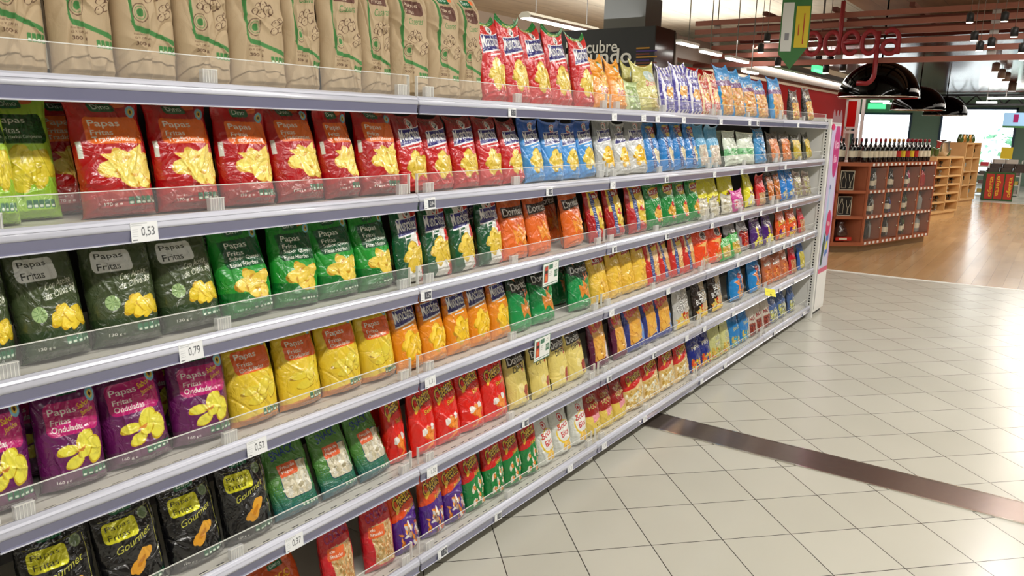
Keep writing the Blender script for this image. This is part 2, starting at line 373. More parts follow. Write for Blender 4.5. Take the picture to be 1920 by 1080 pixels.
# ------------------------------------------------------------------ the bag designs
WH = (240, 238, 228); YC = (232, 200, 78)
def dinologo(a, x, y, w=.34):
    a.rr(x, y, x+w, y+.13, .04, (22, 100, 62), .04); a.text('Dino', x+.05, y+.035, w-.1, .08, (226, 240, 230), .04)
    a.rr(x+w+.0, y+.06, x+w+.17, y+.14, .03, (232, 112, 60), .04)
def flower(a, x, y, r=.075): a.ell(x, y, r, r*1.05, (140, 205, 226)).ell(x, y, r*.58, r*.6, (232, 196, 70)).ell(x, y, r*.28, r*.3, (60, 30, 20))
def papas(a, lab, l3, l4=None, ly=.86, lab2=None, tc=WH):
    h = .34 if l4 is None else .42
    a.rr(.14, ly, .92, ly+h, .08, lab); t = ly+h
    a.text('Papas', .20, t-.155, .42, .115, tc, ow=1); a.text('Fritas', .21, t-.235, .28, .065, tc)
    a.text(l3, .21, t-.315, .58 if len(l3) > 9 else .50, .062, tc)
    if l4: a.text(l4, .21, t-.40, .52, .062, tc)
def a_kraft(a):
    gr = (66, 126, 66); br = (84, 58, 42)
    for pts in ([(.16, 1.62), (.20, .60), (.24, .60), (.20, 1.62)], [(.18, .66), (.24, .54), (.93, .44), (.94, .48), (.26, .60)]): a.poly(pts, gr)
    a.poly([(.55, .50), (.94, .42), (.94, .45), (.58, .52)], gr)
    dinologo(a, .33, 1.56, .3); a.rr(.22, 1.30, .78, 1.52, .06, (98, 64, 54)); a.text('Papas', .28, 1.40, .36, .085, (222, 206, 180), bold=False); a.text('Fritas', .28, 1.32, .26, .06, (222, 206, 180), bold=False)
    a.text('Caseras', .34, 1.14, .44, .10, gr, .08, .3, bold=False)
    for x, y, r, q in [(.42, .98, .075, .8), (.52, 1.02, .08, .7), (.60, .96, .085, .8), (.47, .91, .08, .7), (.36, .93, .06, .7), (.68, .98, .05, 1.4), (.74, .82, .09, .45), (.80, .76, .09, .5), (.70, .72, .075, .6), (.84, .86, .05, .8)]:
        a.blob(x, y, r, br, .1, q, .3); a.blob(x, y, r-.013, (186, 164, 132), .1, q, .3)
        a.ell(x-.01, y+.01, .018, .004, br, .4)
    a.ell(.33, .74, .105, .105, br).ell(.33, .74, .096, .096, (184, 162, 130)).ell(.33, .74, .075, .075, gr).ell(.33, .74, .068, .068, (184, 162, 130)).ell(.33, .74, .045, .045, gr)
    a.text('Peso Neto', .22, .50, .16, .02, br, bold=False); a.text('(2 X 150 g e)', .22, .45, .24, .032, br, bold=False); a.text('300 g', .22, .38, .22, .048, br)
    a.gda(.60, .32, 4, .075, gr)
def a_lime(a):
    a.poly([(0, 0), (1, 0), (1, .62), (.5, .56), (0, .66)], (150, 196, 60)); a.rr(.12, .86, .9, 1.22, .09, (28, 74, 30))
    a.text('Papas', .2, 1.08, .42, .1, WH, bold=False); a.text('Fritas', .2, .98, .3, .07, WH, bold=False); a.text('a las Hierbas Campesinas', .2, .90, .62, .055, WH, .02, bold=False)
    a.chips(.52, .60, .34, 4, (226, 206, 60), 8, (190, 170, 30)); a.gda(.4, .12); dinologo(a, .3, 1.3)
def a_red(a):
    a.poly([(0, 0), (1, 0), (1, .16), (.5, .36), (0, .2)], (150, 30, 30)); a.poly([(.25, .30), (.9, .34), (.9, .22), (.4, .22)], (190, 96, 80), .5)
    papas(a, (232, 108, 36), 'Tradicionales'); a.chips(.60, .56, .33, 9, (240, 218, 104), 7, (214, 164, 46)); a.poly([(.24, .74), (.48, .74), (.42, .58)], (236, 206, 90)); a.poly([(.6, .74), (.86, .86), (.84, .6)], (240, 214, 96))
    a.text('Peso Neto', .18, .18, .16, .025, WH, bold=False); a.text('170 g e', .18, .11, .22, .05, WH); a.gda(.50, .12); dinologo(a, .3, 1.28); flower(a, .85, 1.26)
    a.rr(.02, .7, .07, .9, .004, (220, 226, 214))
def a_olive(a):
    a.poly([(0, 0), (1, 0), (1, .3), (0, .36)], (48, 66, 40)); a.rr(.12, .92, .68, 1.20, .07, (236, 238, 236)); a.text('Papas', .17, 1.07, .40, .095, (34, 38, 34), bold=False); a.text('Fritas', .18, .95, .32, .085, (34, 38, 34), bold=False)
    a.text('Con Aceite', .42, .80, .42, .08, (224, 226, 206), .14, .45, bold=False); a.text('de Oliva 38', .40, .69, .48, .08, (224, 226, 206), .14, .45, bold=False)
    a.ell(.27, .54, .095, .095, (160, 190, 130)); 
    for k in range(8): a.poly([(.27, .54), (.27+.085*math.cos(k*.8), .54+.085*math.sin(k*.8)), (.27+.085*math.cos(k*.8+.12), .54+.085*math.sin(k*.8+.12))], (84, 120, 66))
    a.chips(.66, .46, .22, 12, (236, 206, 60), 7, (200, 160, 30)); a.text('130 g e', .16, .12, .2, .045, WH); a.gda(.55, .14); dinologo(a, .3, 1.26)
def a_green(a):
    a.poly([(0, 0), (1, 0), (1, .26), (0, .4)], (20, 112, 44)); a.poly([(.1, 1.12), (.9, 1.16), (.88, .77), (.18, .72)], (14, 84, 44), .8)
    papas(a, (12, 78, 44), 'Sabor Queso', 'Finas Hierbas', .72); a.chips(.56, .47, .31, 9, (232, 200, 76), 6, (200, 150, 40))
    a.gda(.45, .1, c=(16, 90, 50)); a.text('160 g e', .16, .1, .2, .04, (200, 220, 200)); dinologo(a, .3, 1.2); flower(a, .85, 1.2)
def a_purple(a):
    a.poly([(0, 0), (1, 0), (1, .30), (0, .22)], (96, 56, 84)); a.rr(.12, .68, .90, 1.08, .09, (186, 30, 110))
    a.text('Papas', .17, .91, .40, .105, WH); a.text('Fritas', .18, .82, .27, .07, WH); a.text('Onduladas', .18, .725, .44, .075, WH)
    a.text('Sabor', .60, .95, .22, .07, (244, 220, 40), .22, .2); a.text('Jamón', .62, .85, .22, .075, (244, 220, 40), .22, .2)
    for x, y, r, q, t in [(.34, .49, .15, .45, .1), (.62, .56, .16, .8, .6), (.42, .34, .15, .5, .4), (.76, .43, .17, .8, 1.2), (.58, .44, .12, .6, .3)]:
        a.blob(x, y, r, (200, 170, 30), .08, q, t); a.blob(x, y+.008, r*.93, (230, 220, 76), .08, q, t)
    a.poly([(.42, .47), (.6, .51), (.56, .45)], (206, 130, 40)); a.gda(.5, .13); a.text('160 g e', .14, .1, .2, .045, WH); dinologo(a, .33, 1.16); flower(a, .86, 1.1, .085)
def a_yellow(a):
    a.poly([(0, 0), (1, 0), (1, .24), (0, .1)], (206, 130, 60)); papas(a, (230, 96, 34), 'Onduladas', ly=.77)
    for x, y, r, q, t in [(.35, .52, .2, .3, .1), (.62, .57, .2, .35, .5), (.45, .38, .22, .3, .2), (.78, .46, .13, .6, 1.3), (.6, .48, .12, .4, .4)]:
        a.blob(x, y-.012, r, (164, 130, 26), .08, q, t); a.blob(x, y, r, (226, 204, 66), .08, q, t)
    a.gda(.48, .12); dinologo(a, .3, 1.18); flower(a, .86, 1.18)
def a_gour(a):
    a.rr(.12, .86, .64, 1.14, .07, (226, 224, 44), metal=.3); a.text('Papas', .17, 1.01, .38, .085, (50, 48, 14), bold=False); a.text('Fritas', .18, .90, .32, .08, (50, 48, 14), bold=False)
    a.text('Gourmet', .24, .66, .60, .10, (216, 214, 90), .28, .45, bold=False, metal=.4); a.ell(.78, 1.10, .085, .085, (128, 146, 104)).ell(.78, 1.1, .06, .06, (100, 120, 84))
    a.blob(.62, .54, .14, (222, 160, 50), .2, .7, .7); a.blob(.50, .42, .15, (214, 150, 44), .15, .6, .6); a.blob(.56, .47, .09, (190, 122, 30), .2, .4, .7)
    a.gda(.5, .12, c=(20, 84, 56)); a.text('120 g e', .16, .1, .2, .04, (200, 200, 190)); dinologo(a, .3, 1.24)
    a.rr(.1, 1.18, .9, 1.186, .002, (190, 190, 80)); a.rr(.90, .3, .91, 1.15, .004, (190, 190, 80))
def a_snack(a):
    for k in range(19): a.poly([(0, k*.027), (1, k*.027), (1, k*.027+.03), (0, k*.027+.03)], (20+k*3, 84+k*2.4, 104-k*2.4))
    for k in range(11):
        for j in range(26): a.ell(.05+j*.037, .1+k*.045, .006, .006, (70, 150, 150))
    a.rr(.20, .30, .86, .92, .1, (24, 70, 90)); a.rr(.215, .315, .845, .905, .09, (214, 204, 176))
    a.mix(.25, .35, .81, .86, [(228, 220, 196), (240, 236, 220), (206, 196, 164)], 60, .06, 5)
    a.rr(.20, .70, .60, .93, .03, (224, 96, 50), .05); a.text('Frito de', .25, .83, .30, .06, WH, .05); a.text('Papas', .25, .74, .26, .06, WH, .05)
    a.text('SNACK', .16, 1.0, .58, .17, (40, 60, 130), .12, .1, arch=.03); a.gda(.5, .1); dinologo(a, .3, 1.28)
def a_cock(a):
    a.rr(.20, .12, .88, .86, .05, (205, 170, 120)); a.mix(.23, .15, .85, .82, [(214, 184, 128), (230, 206, 158), (206, 150, 90)], 110, .045, 8)
    a.rr(.12, .62, .58, .84, .05, (230, 100, 44)); a.text('de', .18, .75, .12, .06, WH); a.text('Snacks', .18, .66, .32, .065, WH)
    a.text('COCKTAIL', .12, .92, .76, .15, (176, 40, 110), .12, .05, (90, 10, 50), 2); dinologo(a, .32, 1.22)
def a_orangeb(a):
    a.mix(.5, .1, .95, .7, [(230, 120, 40), (240, 160, 50), (200, 80, 20)], 50, .06, 2); dinologo(a, .35, 1.1); a.text('FUEGO', .15, .8, .6, .15, (250, 200, 40), .1, .1, (150, 30, 10), 2)
def mun(base, top=None, chip=YC, flag=0, low=None, gt=0):
    def f(a):
        if top: a.poly([(0, 1.0), (1, 1.05), (1, 2), (0, 2)], top)
        if low: a.poly([(0, 0), (1, 0), (1, .66), (0, .62)], low)
        if flag: a.rr(.0, 0, .26, 2, 0, (22, 84, 52)).rr(.72, 0, 1, 2, 0, (200, 36, 34)); a.rr(.26, 0, .72, 2, 0, (232, 232, 226)).poly([(.2, .5), (.34, .9), (.5, .9), (.3, .45)], (22, 84, 52))
        if gt: a.rr(0, 1.375, 1, 2, 0, (20, 120, 50)); a.text('familiar', .25, 1.39, .5, .05, (220, 210, 90))
        a.ell(.56, 1.27, .13, .14, (240, 236, 230)).ell(.56, 1.27, .115, .125, (204, 40, 40)).ell(.56, 1.28, .09, .1, (236, 236, 232)).ell(.56, 1.28, .05, .055, (60, 60, 70)).ell(.56, 1.29, .03, .035, (220, 220, 220))
        a.poly([(.09, .82), (.90, .91), (.94, 1.21), (.14, 1.16)], (240, 240, 240)); a.poly([(.10, .85), (.90, .94), (.93, 1.19), (.14, 1.14)], (44, 42, 118))
        a.text('Munchitos', .12, .91, .76, .22, (244, 244, 244), .06, .05, (24, 24, 60), 1, arch=.02)
        a.rr(.3, .80, .72, .825, .01, (236, 236, 236), .09)
        a.chips(.56, .48, .33, 21, chip, 8, tuple(max(0, c-46) for c in chip)); a.text('Peso Neto', .4, .1, .25, .03, (230, 226, 220), bold=False)
    return f
def dor(base, tri, top, dippas=0):
    def f(a):
        a.poly([(0, 1.0), (.2, .92), (.62, .72), (.95, 1.0), (1, 1.1), (1, 2), (0, 2)], top) if not dippas else a.poly([(.1, 1.05), (.62, .98), (.95, 1.1), (.8, 1.5), (.1, 1.5)], (60, 40, 30), .8)
        a.poly([(.56, .96), (.66, .72), (.82, 1.0), (.76, 1.0), (.665, .82), (.61, .96)], (232, 120, 80) if not dippas else (190, 50, 40)); a.poly([(.1, 1.3), (.34, 1.16), (.30, 1.2), (.5, 1.36)], (232, 120, 60))
        a.poly([(.08, .92), (.93, .98), (.95, 1.19), (.07, 1.16)], (24, 22, 24), .85); a.text('Doritos', .11, .96, .78, .17, (244, 244, 240), .05, .02, (20, 20, 20), 2)
        if dippas: a.text('DIPPAS', .22, .78, .58, .13, (30, 30, 34), .06, .05); a.blob(.66, .3, .17, (160, 60, 50), .15, .8, .9); a.blob(.4, .42, .14, (236, 220, 150), .1, .7, .5)
        else:
            for x, y, s, t in [(.45, .50, .24, .2), (.72, .42, .24, 1.0), (.6, .62, .2, 2.0)]:
                p = [(x+s*math.cos(t+k*2.09), y+s*.9*math.sin(t+k*2.09)) for k in range(3)]; a.poly(p, tuple(c*.72 for c in tri)); a.poly([(x+(q[0]-x)*.93, y+(q[1]-y)*.93+.005) for q in p], tri)
                for k in range(14): a.ell(x+s*.35*math.cos(k*2.4)*(k/14), y+s*.35*math.sin(k*2.4)*(k/14), .009, .009, (190, 74, 30))
        a.text('e 130 g', .2, .1, .2, .035, (230, 225, 210), bold=False)
    return f
def lays(base, c2, chip=YC, strip=1, name="Lay's", extra=None):
    def f(a):
        a.poly([(.1, .70), (1, .60), (1, 2), (.2, 2)], c2) if c2 else 0
        a.ell(.56, 1.16, .36, .2, (232, 196, 70)); a.poly([(.2, 1.06), (.95, 1.12), (.95, 1.30), (.3, 1.26)], (170, 34, 38)); a.text(name, .26, 1.07, .58, .20, (246, 246, 240), .06, .12, (120, 20, 30), 1)
        a.chips(.62, .44, .30, 31, chip, 7, tuple(max(0, c-50) for c in chip))
        if extra: a.blob(.6, .66, .12, extra, .2, .6); a.blob(.5, .26, .1, extra, .2, .6)
        if strip: a.blocks(.22, .08, 1.28, .17, (30, 56, 120), (190, 200, 226), 7)
    return f
def chee(top, low, sub, art=0):
    def f(a):
        a.poly([(0, 0), (1, 0), (1, .92), (.7, .86), (.4, .72), (0, .66)], low)
        a.text('Cheetos', .14, .82, .74, .26, (250, 206, 70), .24, .1, (14, 10, 10), 5, arch=.05); a.rr(.12, .84, .30, .92, .04, (244, 196, 60), .8)
        if sub: a.text(sub, .48, .74, .40, .085, (246, 190, 50), .24, .1, (60, 20, 10), 1)
        if art == 0: a.chips(.56, .38, .2, 7, (238, 140, 50), 5, (200, 90, 20)); a.blob(.35, .44, .1, (236, 232, 224), .2, .8); a.blob(.7, .50, .09, (238, 236, 230), .2, .7); a.rr(.3, .14, .8, .19, .02, (240, 130, 50), .3)
        if art == 1: a.mix(.15, .1, .9, .55, [(238, 150, 60), (236, 230, 220), (60, 44, 90), (230, 110, 40)], 16, .08, 3); a.mix(.2, .3, .85, .5, [(236, 230, 224), (210, 180, 150)], 8, .07, 5)
        if art == 2:
            a.rng = random.Random(4)
            for x, y in [(.3, .5), (.62, .56), (.46, .32), (.76, .34), (.26, .2), (.6, .16), (.85, .55)]: a.blob(x, y, .11, (228, 216, 196), .3, .5, a.rng.uniform(0, 3)); a.ell(x+.05, y, .055, .055, (206, 120, 50)).ell(x+.05, y, .025, .025, (238, 160, 80))
        if art == 3: a.mix(.08, .08, .92, .62, [(240, 226, 180), (250, 244, 220), (226, 190, 110)], 80, .07, 6)
    return f
def a_ruf(low, blue):
    def f(a):
        a.poly([(.1, .1), (.95, .1), (.9, 1.35), (.16, 1.3)], (222, 160, 66))
        for x, y in [(.32, .34), (.56, .26), (.36, .66), (.74, .5), (.55, .48)]: a.blob(x, y, .16, (176, 110, 36), .06, .9); a.blob(x, y+.01, .15, (232, 176, 76), .06, .9)
        a.poly([(0, 0), (1, 0), (1, .12), (.6, .3), (0, .18)], low)
        if blue: a.poly([(.66, .2), (.94, .24), (.86, .82), (.74, .8)], (90, 140, 210)); a.text('OFFER', .72, .3, .2, .06, WH, 1.3) if 0 else 0
        else: a.poly([(.62, .24), (.84, .2), (.8, .72), (.68, .7)], (216, 206, 210))
        a.text('Ruffles', .12, .96, .76, .26, (226, 60, 70), .26, .1, (120, 14, 40), 3)
    return f
def a_boca(a):
    a.ell(.56, .66, .40, .34, (224, 190, 50), .3).ell(.57, .68, .36, .29, (238, 236, 230), .3); a.text('Boca', .26, .74, .56, .18, (190, 40, 44), .14); a.text('Bits', .36, .50, .44, .18, (190, 40, 44), .14)
    a.ell(.5, 1.12, .12, .13, (190, 40, 44)).ell(.5, 1.12, .09, .1, (238, 238, 234)).ell(.5, 1.12, .05, .06, (190, 40, 44)); a.chips(.56, .24, .2, 2, (236, 190, 80), 4)
def a_cone(a):
    a.rng = random.Random(2); a.poly([(0, 0), (1, 0), (1, .60), (0, .62)], (226, 196, 90))
    for k in range(26): x, y = a.rng.uniform(.08, .92), a.rng.uniform(.1, .5); a.ell(x, y, .075, .07, (196, 150, 40)).ell(x, y, .065, .06, (242, 224, 120)).ell(x, y, .026, .024, (190, 150, 50))
    a.poly([(.3, .4), (.8, .5), (.84, .66), (.3, .62)], (232, 150, 160)); a.text('CONO', .2, 1.0, .58, .17, (214, 186, 110), .12, 0, (30, 14, 10), 3); a.text('HOOPS', .2, .78, .64, .17, (214, 186, 110), .12, 0, (30, 14, 10), 3)
def a_win(top, mixc, band=None, word=None, wc=WH, y0=.08, y1=.9, top2=None, r=.05, n=80):
    def f(a):
        a.rr(.1, y0, .92, y1, .05, tuple(c*.8 for c in mixc[0])); a.mix(.12, y0+.02, .9, y1-.02, mixc, n, r, len(mixc)+int(top[0]))
        if band: a.rr(0, y1-.02, 1, y1+.14, 0, band)
        if top2: a.poly([(0, 1.2), (1, 1.2), (1, 2), (0, 2)], top2)
        if word: a.text(word, .16, y1+.12, .66, .16, wc, .05, .1, (30, 26, 30), 1)
    return f
def a_stripe(c1, c2, word):
    def f(a):
        for k in range(5): a.rr(.02+k*.21, 0, .11+k*.21, 2, 0, c2)
        a.rr(.24, .9, .84, 1.2, .04, c1); a.text(word, .28, .95, .5, .18, WH, .05, .1); a.chips(.55, .62, .24, 5, (236, 170, 84), 6); a.blocks(.2, .1, .4, .6, c1, WH, 2)
    return f
def a_patos(a):
    a.ell(.6, 1.18, .17, .12, (220, 232, 226)).rr(.5, 1.28, .72, 1.36, .02, (40, 130, 70)); a.mix(.3, .55, .85, 1.0, [(250, 190, 60), (240, 150, 40), (252, 214, 110)], 50, .06, 3); a.text('Patos', .24, .34, .56, .22, (150, 30, 60), .15, .2, (246, 226, 200), 1)
def a_fant(a):
    a.ell(.6, 1.06, .26, .2, (196, 216, 214)).ell(.62, .98, .1, .12, (236, 238, 232)); a.text('Snacks', .32, .72, .5, .16, (176, 40, 40), .12, .2, (240, 230, 190), 1); a.mix(.4, .1, .9, .45, [(224, 208, 120), (210, 180, 120)], 24, .07, 4)
def a_pale(a):
    a.rr(0, .42, 1, .70, 0, (120, 190, 130)).rr(.05, .48, .9, .52, .01, (60, 130, 76)).text('BIO-EKO', .1, .53, .8, .1, (60, 130, 76))
    for k in range(8): a.rr(.5, .8+k*.05, .9, .815+k*.05, .002, (90, 100, 90))
def a_pipas(a): a.text('pipas', .16, 1.02, .66, .24, (230, 236, 240), .05); a.mix(.25, .15, .9, .75, [(90, 100, 110), (180, 190, 196), (60, 90, 120)], 26, .06, 3)
def a_bori(base, dark):
    def f(a):
        a.mix(.1, .05, .92, .42, [(236, 190, 70), (230, 120, 50), (200, 60, 40), (240, 220, 130)], 34, .09, 3)
        a.poly([(.42, .3), (1, .3), (1, 1.3), (.5, 1.4)], (214, 190, 150), .85 if dark else .2)
        a.text('BOCA', .26, .78, .62, .2, (244, 244, 240), .1, 0, (20, 16, 16), 5); a.text('BORITAS', .12, .52, .8, .2, (244, 244, 240), .12, 0, (20, 16, 16), 5); a.rr(.05, .06, .9, .2, .02, (240, 204, 50), .15)
    return f
def a_star(a):
    p = [(.56+.46*(1 if k % 2 == 0 else .45)*math.cos(k*.628+.4), .62+.42*(1 if k % 2 == 0 else .45)*math.sin(k*.628+.4)) for k in range(10)]
    a.poly(p, (240, 236, 228)); a.poly([(.56+(x-.56)*.93, .62+(y-.62)*.93) for x, y in p], (226, 122, 60)); a.ell(.5, .9, .15, .1, (190, 50, 70)); a.rr(.5, .2, .7, .8, .05, (60, 90, 130), .1); a.mix(.3, .1, .9, .4, [(226, 150, 80), (214, 170, 120)], 20, .07)
def a_jump(a):
    a.ell(.62, 1.04, .2, .15, (238, 236, 228)).ell(.62, 1.04, .16, .12, (60, 30, 30)); a.poly([(.16, .74), (.8, .84), (.5, .3), (.62, .66)], (246, 190, 110)); a.mix(.35, .08, .9, .34, [(226, 200, 140), (210, 160, 90)], 30, .05)
def a_word(words, mixc=None, cols=None):
    def f(a):
        if mixc: a.mix(.1, .05, .9, .45, mixc, 30, .08, 3)
        for (t, x, y, w, h, c) in words: a.text(t, x, y, w, h, c, .1, .1, (30, 20, 24), 1)
    return f
O = 'bag'
# key: (object name, description, width, height, depth, columns of the print, finish, base colour, artist, metal, flat, aspect)
TY = {}
def ty(k, nm, desc, w, h, d, n, fin, base, art, metal=0, flat=0, ears=1, amp=1): TY[k] = dict(nm=nm, desc=desc, w=w, h=h, d=d, n=n, fin=fin, base=base, art=art, metal=metal, flat=flat, ears=ears, amp=amp)
ty('kraft', 'potato_chip_bag', 'tall brown kraft paper chip bag', .185, .365, .10, 150, 'paper', (182, 160, 128), a_kraft, flat=1, ears=0, amp=1.8)
ty('lime', 'potato_chip_bag', 'lime green potato chip bag with dark green label', .19, .30, .105, 130, 'film', (168, 206, 66), a_lime)
ty('red', 'potato_chip_bag', 'red potato chip bag with orange label', .178, .300, .105, 170, 'film', (176, 18, 24), a_red)
ty('olive', 'potato_chip_bag', 'dark olive potato chip bag with silver label', .172, .290, .105, 170, 'film', (66, 78, 50), a_olive)
ty('green', 'potato_chip_bag', 'bright green potato chip bag', .168, .292, .105, 170, 'film', (38, 150, 52), a_green)
ty('purple', 'wavy_chip_bag', 'purple wavy chip bag with magenta label', .172, .288, .105, 170, 'film', (100, 30, 88), a_purple)
ty('yellow', 'wavy_chip_bag', 'yellow wavy chip bag with orange label', .165, .300, .105, 160, 'film', (226, 194, 52), a_yellow)
ty('gour', 'potato_chip_bag', 'black potato chip bag with golden script', .165, .265, .085, 170, 'foil', (22, 22, 24), a_gour)
ty('snack', 'straw_fries_bag', 'green and teal snack bag with clear window', .172, .265, .08, 170, 'clear', (78, 130, 58), a_snack)
ty('cock', 'snack_mix_bag', 'crimson snack mix bag with clear window', .135, .29, .08, 150, 'clear', (196, 34, 44), a_cock)
ty('orangeb', 'snack_mix_bag', 'dark orange snack bag with flame print', .18, .24, .08, 90, 'film', (196, 78, 26), a_orangeb)
ty('mred', 'potato_chip_bag', 'red chip bag with blue name band', .140, .266, .085, 110, 'film', (196, 28, 30), mun(0, (150, 28, 30)))
ty('mredx', 'potato_chip_bag', 'tall red chip bag with green top edge', .150, .330, .085, 120, 'film', (204, 32, 34), mun(0, gt=1), ears=1.6)
ty('mblue', 'potato_chip_bag', 'blue chip bag with navy name band', .135, .262, .08, 90, 'film', (70, 150, 222), mun(0, (54, 100, 186)))
ty('mgrey', 'potato_chip_bag', 'silver grey chip bag with navy name band', .145, .270, .08, 90, 'film', (206, 208, 206), mun(0, (150, 152, 152), (244, 196, 50)))
ty('mflag', 'potato_chip_bag', 'green white and red striped chip bag', .140, .285, .08, 110, 'film', (232, 232, 226), mun(0, None, YC, 1))
ty('morg', 'potato_chip_bag', 'orange chip bag with navy name band', .135, .285, .08, 110, 'film', (232, 140, 26), mun(0, (190, 96, 24), (246, 200, 50)))
ty('dorg', 'tortilla_chip_bag', 'orange tortilla chip bag with black name band', .165, .275, .08, 110, 'film', (226, 104, 34), dor(0, (240, 150, 50), (206, 92, 40)))
ty('dgrn', 'tortilla_chip_bag', 'green tortilla chip bag with black name band', .165, .275, .08, 110, 'film', (26, 142, 74), dor(0, (222, 140, 54), (24, 60, 42)))
ty('dip', 'tortilla_chip_bag', 'cream yellow tortilla chip bag for dips', .150, .285, .08, 100, 'film', (226, 206, 116), dor(0, 0, 0, 1))
ty('lham', 'potato_chip_bag', 'red and yellow chip bag with blue nutrition strip', .145, .28, .075, 90, 'film', (176, 24, 28), lays(0, (232, 196, 80), YC, 1, "Lay's", (196, 50, 50)))
ty('lgrn', 'potato_chip_bag', 'green chip bag with red name ribbon', .145, .27, .075, 80, 'film', (26, 130, 58), lays(0, None, (236, 180, 80), 0, "Lay's", (200, 40, 36)))
ty('lyel', 'potato_chip_bag', 'golden yellow chip bag with red name ribbon', .155, .28, .08, 80, 'film', (234, 190, 66), lays(0, None, (240, 190, 70), 0))
ty('lblue', 'potato_chip_bag', 'sky blue chip bag with navy nutrition strip', .145, .28, .075, 80, 'film', (44, 130, 204), lays(0, None, (226, 206, 150), 1))
ty('ljam', 'potato_chip_bag', 'red and white chip bag with navy nutrition strip', .135, .27, .07, 80, 'film', (200, 48, 40), lays(0, (236, 200, 150), (230, 180, 110), 1))
ty('chst', 'corn_puff_bag', 'red corn stick bag with yellow and black lettering', .145, .285, .08, 120, 'film', (222, 36, 26), chee(0, (222, 36, 26), 'Sticks', 0))
ty('chpa', 'corn_puff_bag', 'orange and violet corn puff bag', .125, .28, .08, 120, 'film', (222, 74, 26), chee(0, (78, 36, 130), 'Pandilla', 1))
ty('chgr', 'corn_puff_bag', 'red and green corn puff bag', .130, .275, .08, 110, 'film', (204, 30, 28), chee(0, (24, 126, 60), 'Pelotazos', 2))
ty('chpo', 'popcorn_bag', 'red and cream popcorn bag with yellow lettering', .150, .28, .08, 80, 'film', (204, 34, 28), chee(0, (222, 190, 130), None, 3))
ty('ruff', 'wavy_chip_bag', 'orange and maroon wavy chip bag', .150, .27, .08, 80, 'film', (92, 22, 60), a_ruf((100, 24, 66), 0))
ty('rufb', 'wavy_chip_bag', 'orange and blue wavy chip bag', .145, .27, .08, 80, 'film', (44, 56, 130), a_ruf((44, 60, 140), 1))
ty('boca', 'snack_bag', 'white snack bag with red lettering in a yellow ring', .145, .24, .08, 100, 'film', (214, 216, 208), a_boca)
ty('cone', 'corn_ring_bag', 'red bag of yellow corn rings', .14, .25, .075, 80, 'film', (150, 24, 22), a_cone)
ty('navy', 'snack_bag', 'navy blue snack bag with yellow foot', .12, .26, .07, 60, 'film', (26, 40, 120), a_word([('PIPAS', .2, .8, .6, .16, WH)], [(240, 180, 60), (230, 90, 40), (240, 220, 60)]))
ty('cream', 'snack_bag', 'cream and green snack bag with black lettering', .14, .26, .07, 60, 'clear', (196, 196, 130), a_word([('COCO', .3, .75, .5, .16, (230, 240, 200)), ('TAJO', .3, .5, .5, .16, (240, 240, 220))], [(230, 140, 70), (220, 190, 90), (180, 180, 80)]))
ty('aqua', 'snack_bag', 'aqua blue topped snack bag', .14, .25, .07, 60, 'film', (30, 120, 190), a_word([('SNACK', .3, .7, .5, .16, (200, 230, 200))], [(120, 180, 110), (220, 190, 90), (90, 190, 200)]))
ty('brown', 'nut_bag', 'clear bag of brown roasted nuts', .13, .25, .07, 60, 'clear', (196, 184, 170), a_win((190, 180, 170), [(150, 60, 46), (130, 50, 40), (176, 90, 70)], None, 'NUTS', (170, 50, 50), .05, .62))
ty('steel', 'snack_bag', 'slate blue snack bag with yellow chips print', .14, .25, .07, 60, 'film', (66, 92, 140), a_win((70, 90, 130), [(200, 200, 120), (220, 226, 210), (60, 80, 130)], None, None, WH, .1, .7, n=30, r=.09))
ty('bsil', 'snack_bag', 'white and silver snack bag with bold lettering', .17, .28, .08, 80, 'foil', (214, 214, 210), a_bori(0, 0), metal=.35)
ty('bdark', 'snack_bag', 'black and cream snack bag with bold lettering', .13, .27, .07, 70, 'film', (44, 30, 26), a_bori(0, 1))
ty('star', 'corn_snack_bag', 'bright blue snack bag with orange star', .17, .29, .09, 70, 'film', (20, 128, 200), a_star)
ty('omix', 'nut_bag', 'clear bag of orange snack mix', .14, .24, .07, 60, 'clear', (180, 100, 66), a_win((180, 110, 70), [(226, 120, 60), (236, 160, 90), (200, 84, 50)], None, 'MIX', WH, .05, .8))
ty('rmix', 'nut_bag', 'small red topped bag of mixed nuts', .11, .23, .06, 50, 'clear', (186, 26, 40), a_win((180, 40, 40), [(214, 170, 120), (226, 120, 80), (190, 140, 90)], None, None, WH, .05, .75))
ty('ymix', 'nut_bag', 'yellow and blue bag of salted snacks', .12, .23, .07, 50, 'clear', (40, 90, 170), a_win((40, 90, 170), [(226, 210, 90), (210, 190, 60), (236, 226, 150)], None, None, WH, .1, 1.0, n=40, r=.08))
ty('jump', 'corn_snack_bag', 'orange red corn snack bag with black seal', .16, .29, .08, 70, 'film', (232, 72, 26), a_jump)
ty('grnsm', 'snack_bag', 'small green and gold snack bag', .14, .17, .07, 50, 'film', (40, 160, 60), a_win((40, 160, 60), [(226, 190, 80), (240, 220, 120)], None, None, WH, .2, .9, n=16, r=.1))
ty('silr', 'snack_bag', 'silver foil snack bag with red print', .15, .25, .08, 60, 'foil', (176, 174, 178), a_win((170, 170, 170), [(190, 40, 40), (220, 90, 50), (150, 30, 40)], None, None, WH, .25, .8, n=14, r=.12), metal=.5)
ty('viol', 'snack_bag', 'violet snack bag with yellow figures and foot', .16, .22, .08, 60, 'film', (72, 32, 110), a_word([('1', .3, .55, .16, .4, (226, 206, 80))], [(232, 220, 50), (240, 230, 90)]))
ty('jumbo', 'corn_snack_bag', 'orange snack bag with yellow lettering', .16, .22, .08, 60, 'film', (226, 84, 30), a_word([('JUMPERS', .1, .65, .8, .3, (246, 200, 60))], [(236, 220, 60), (120, 60, 120), (240, 200, 60)]))
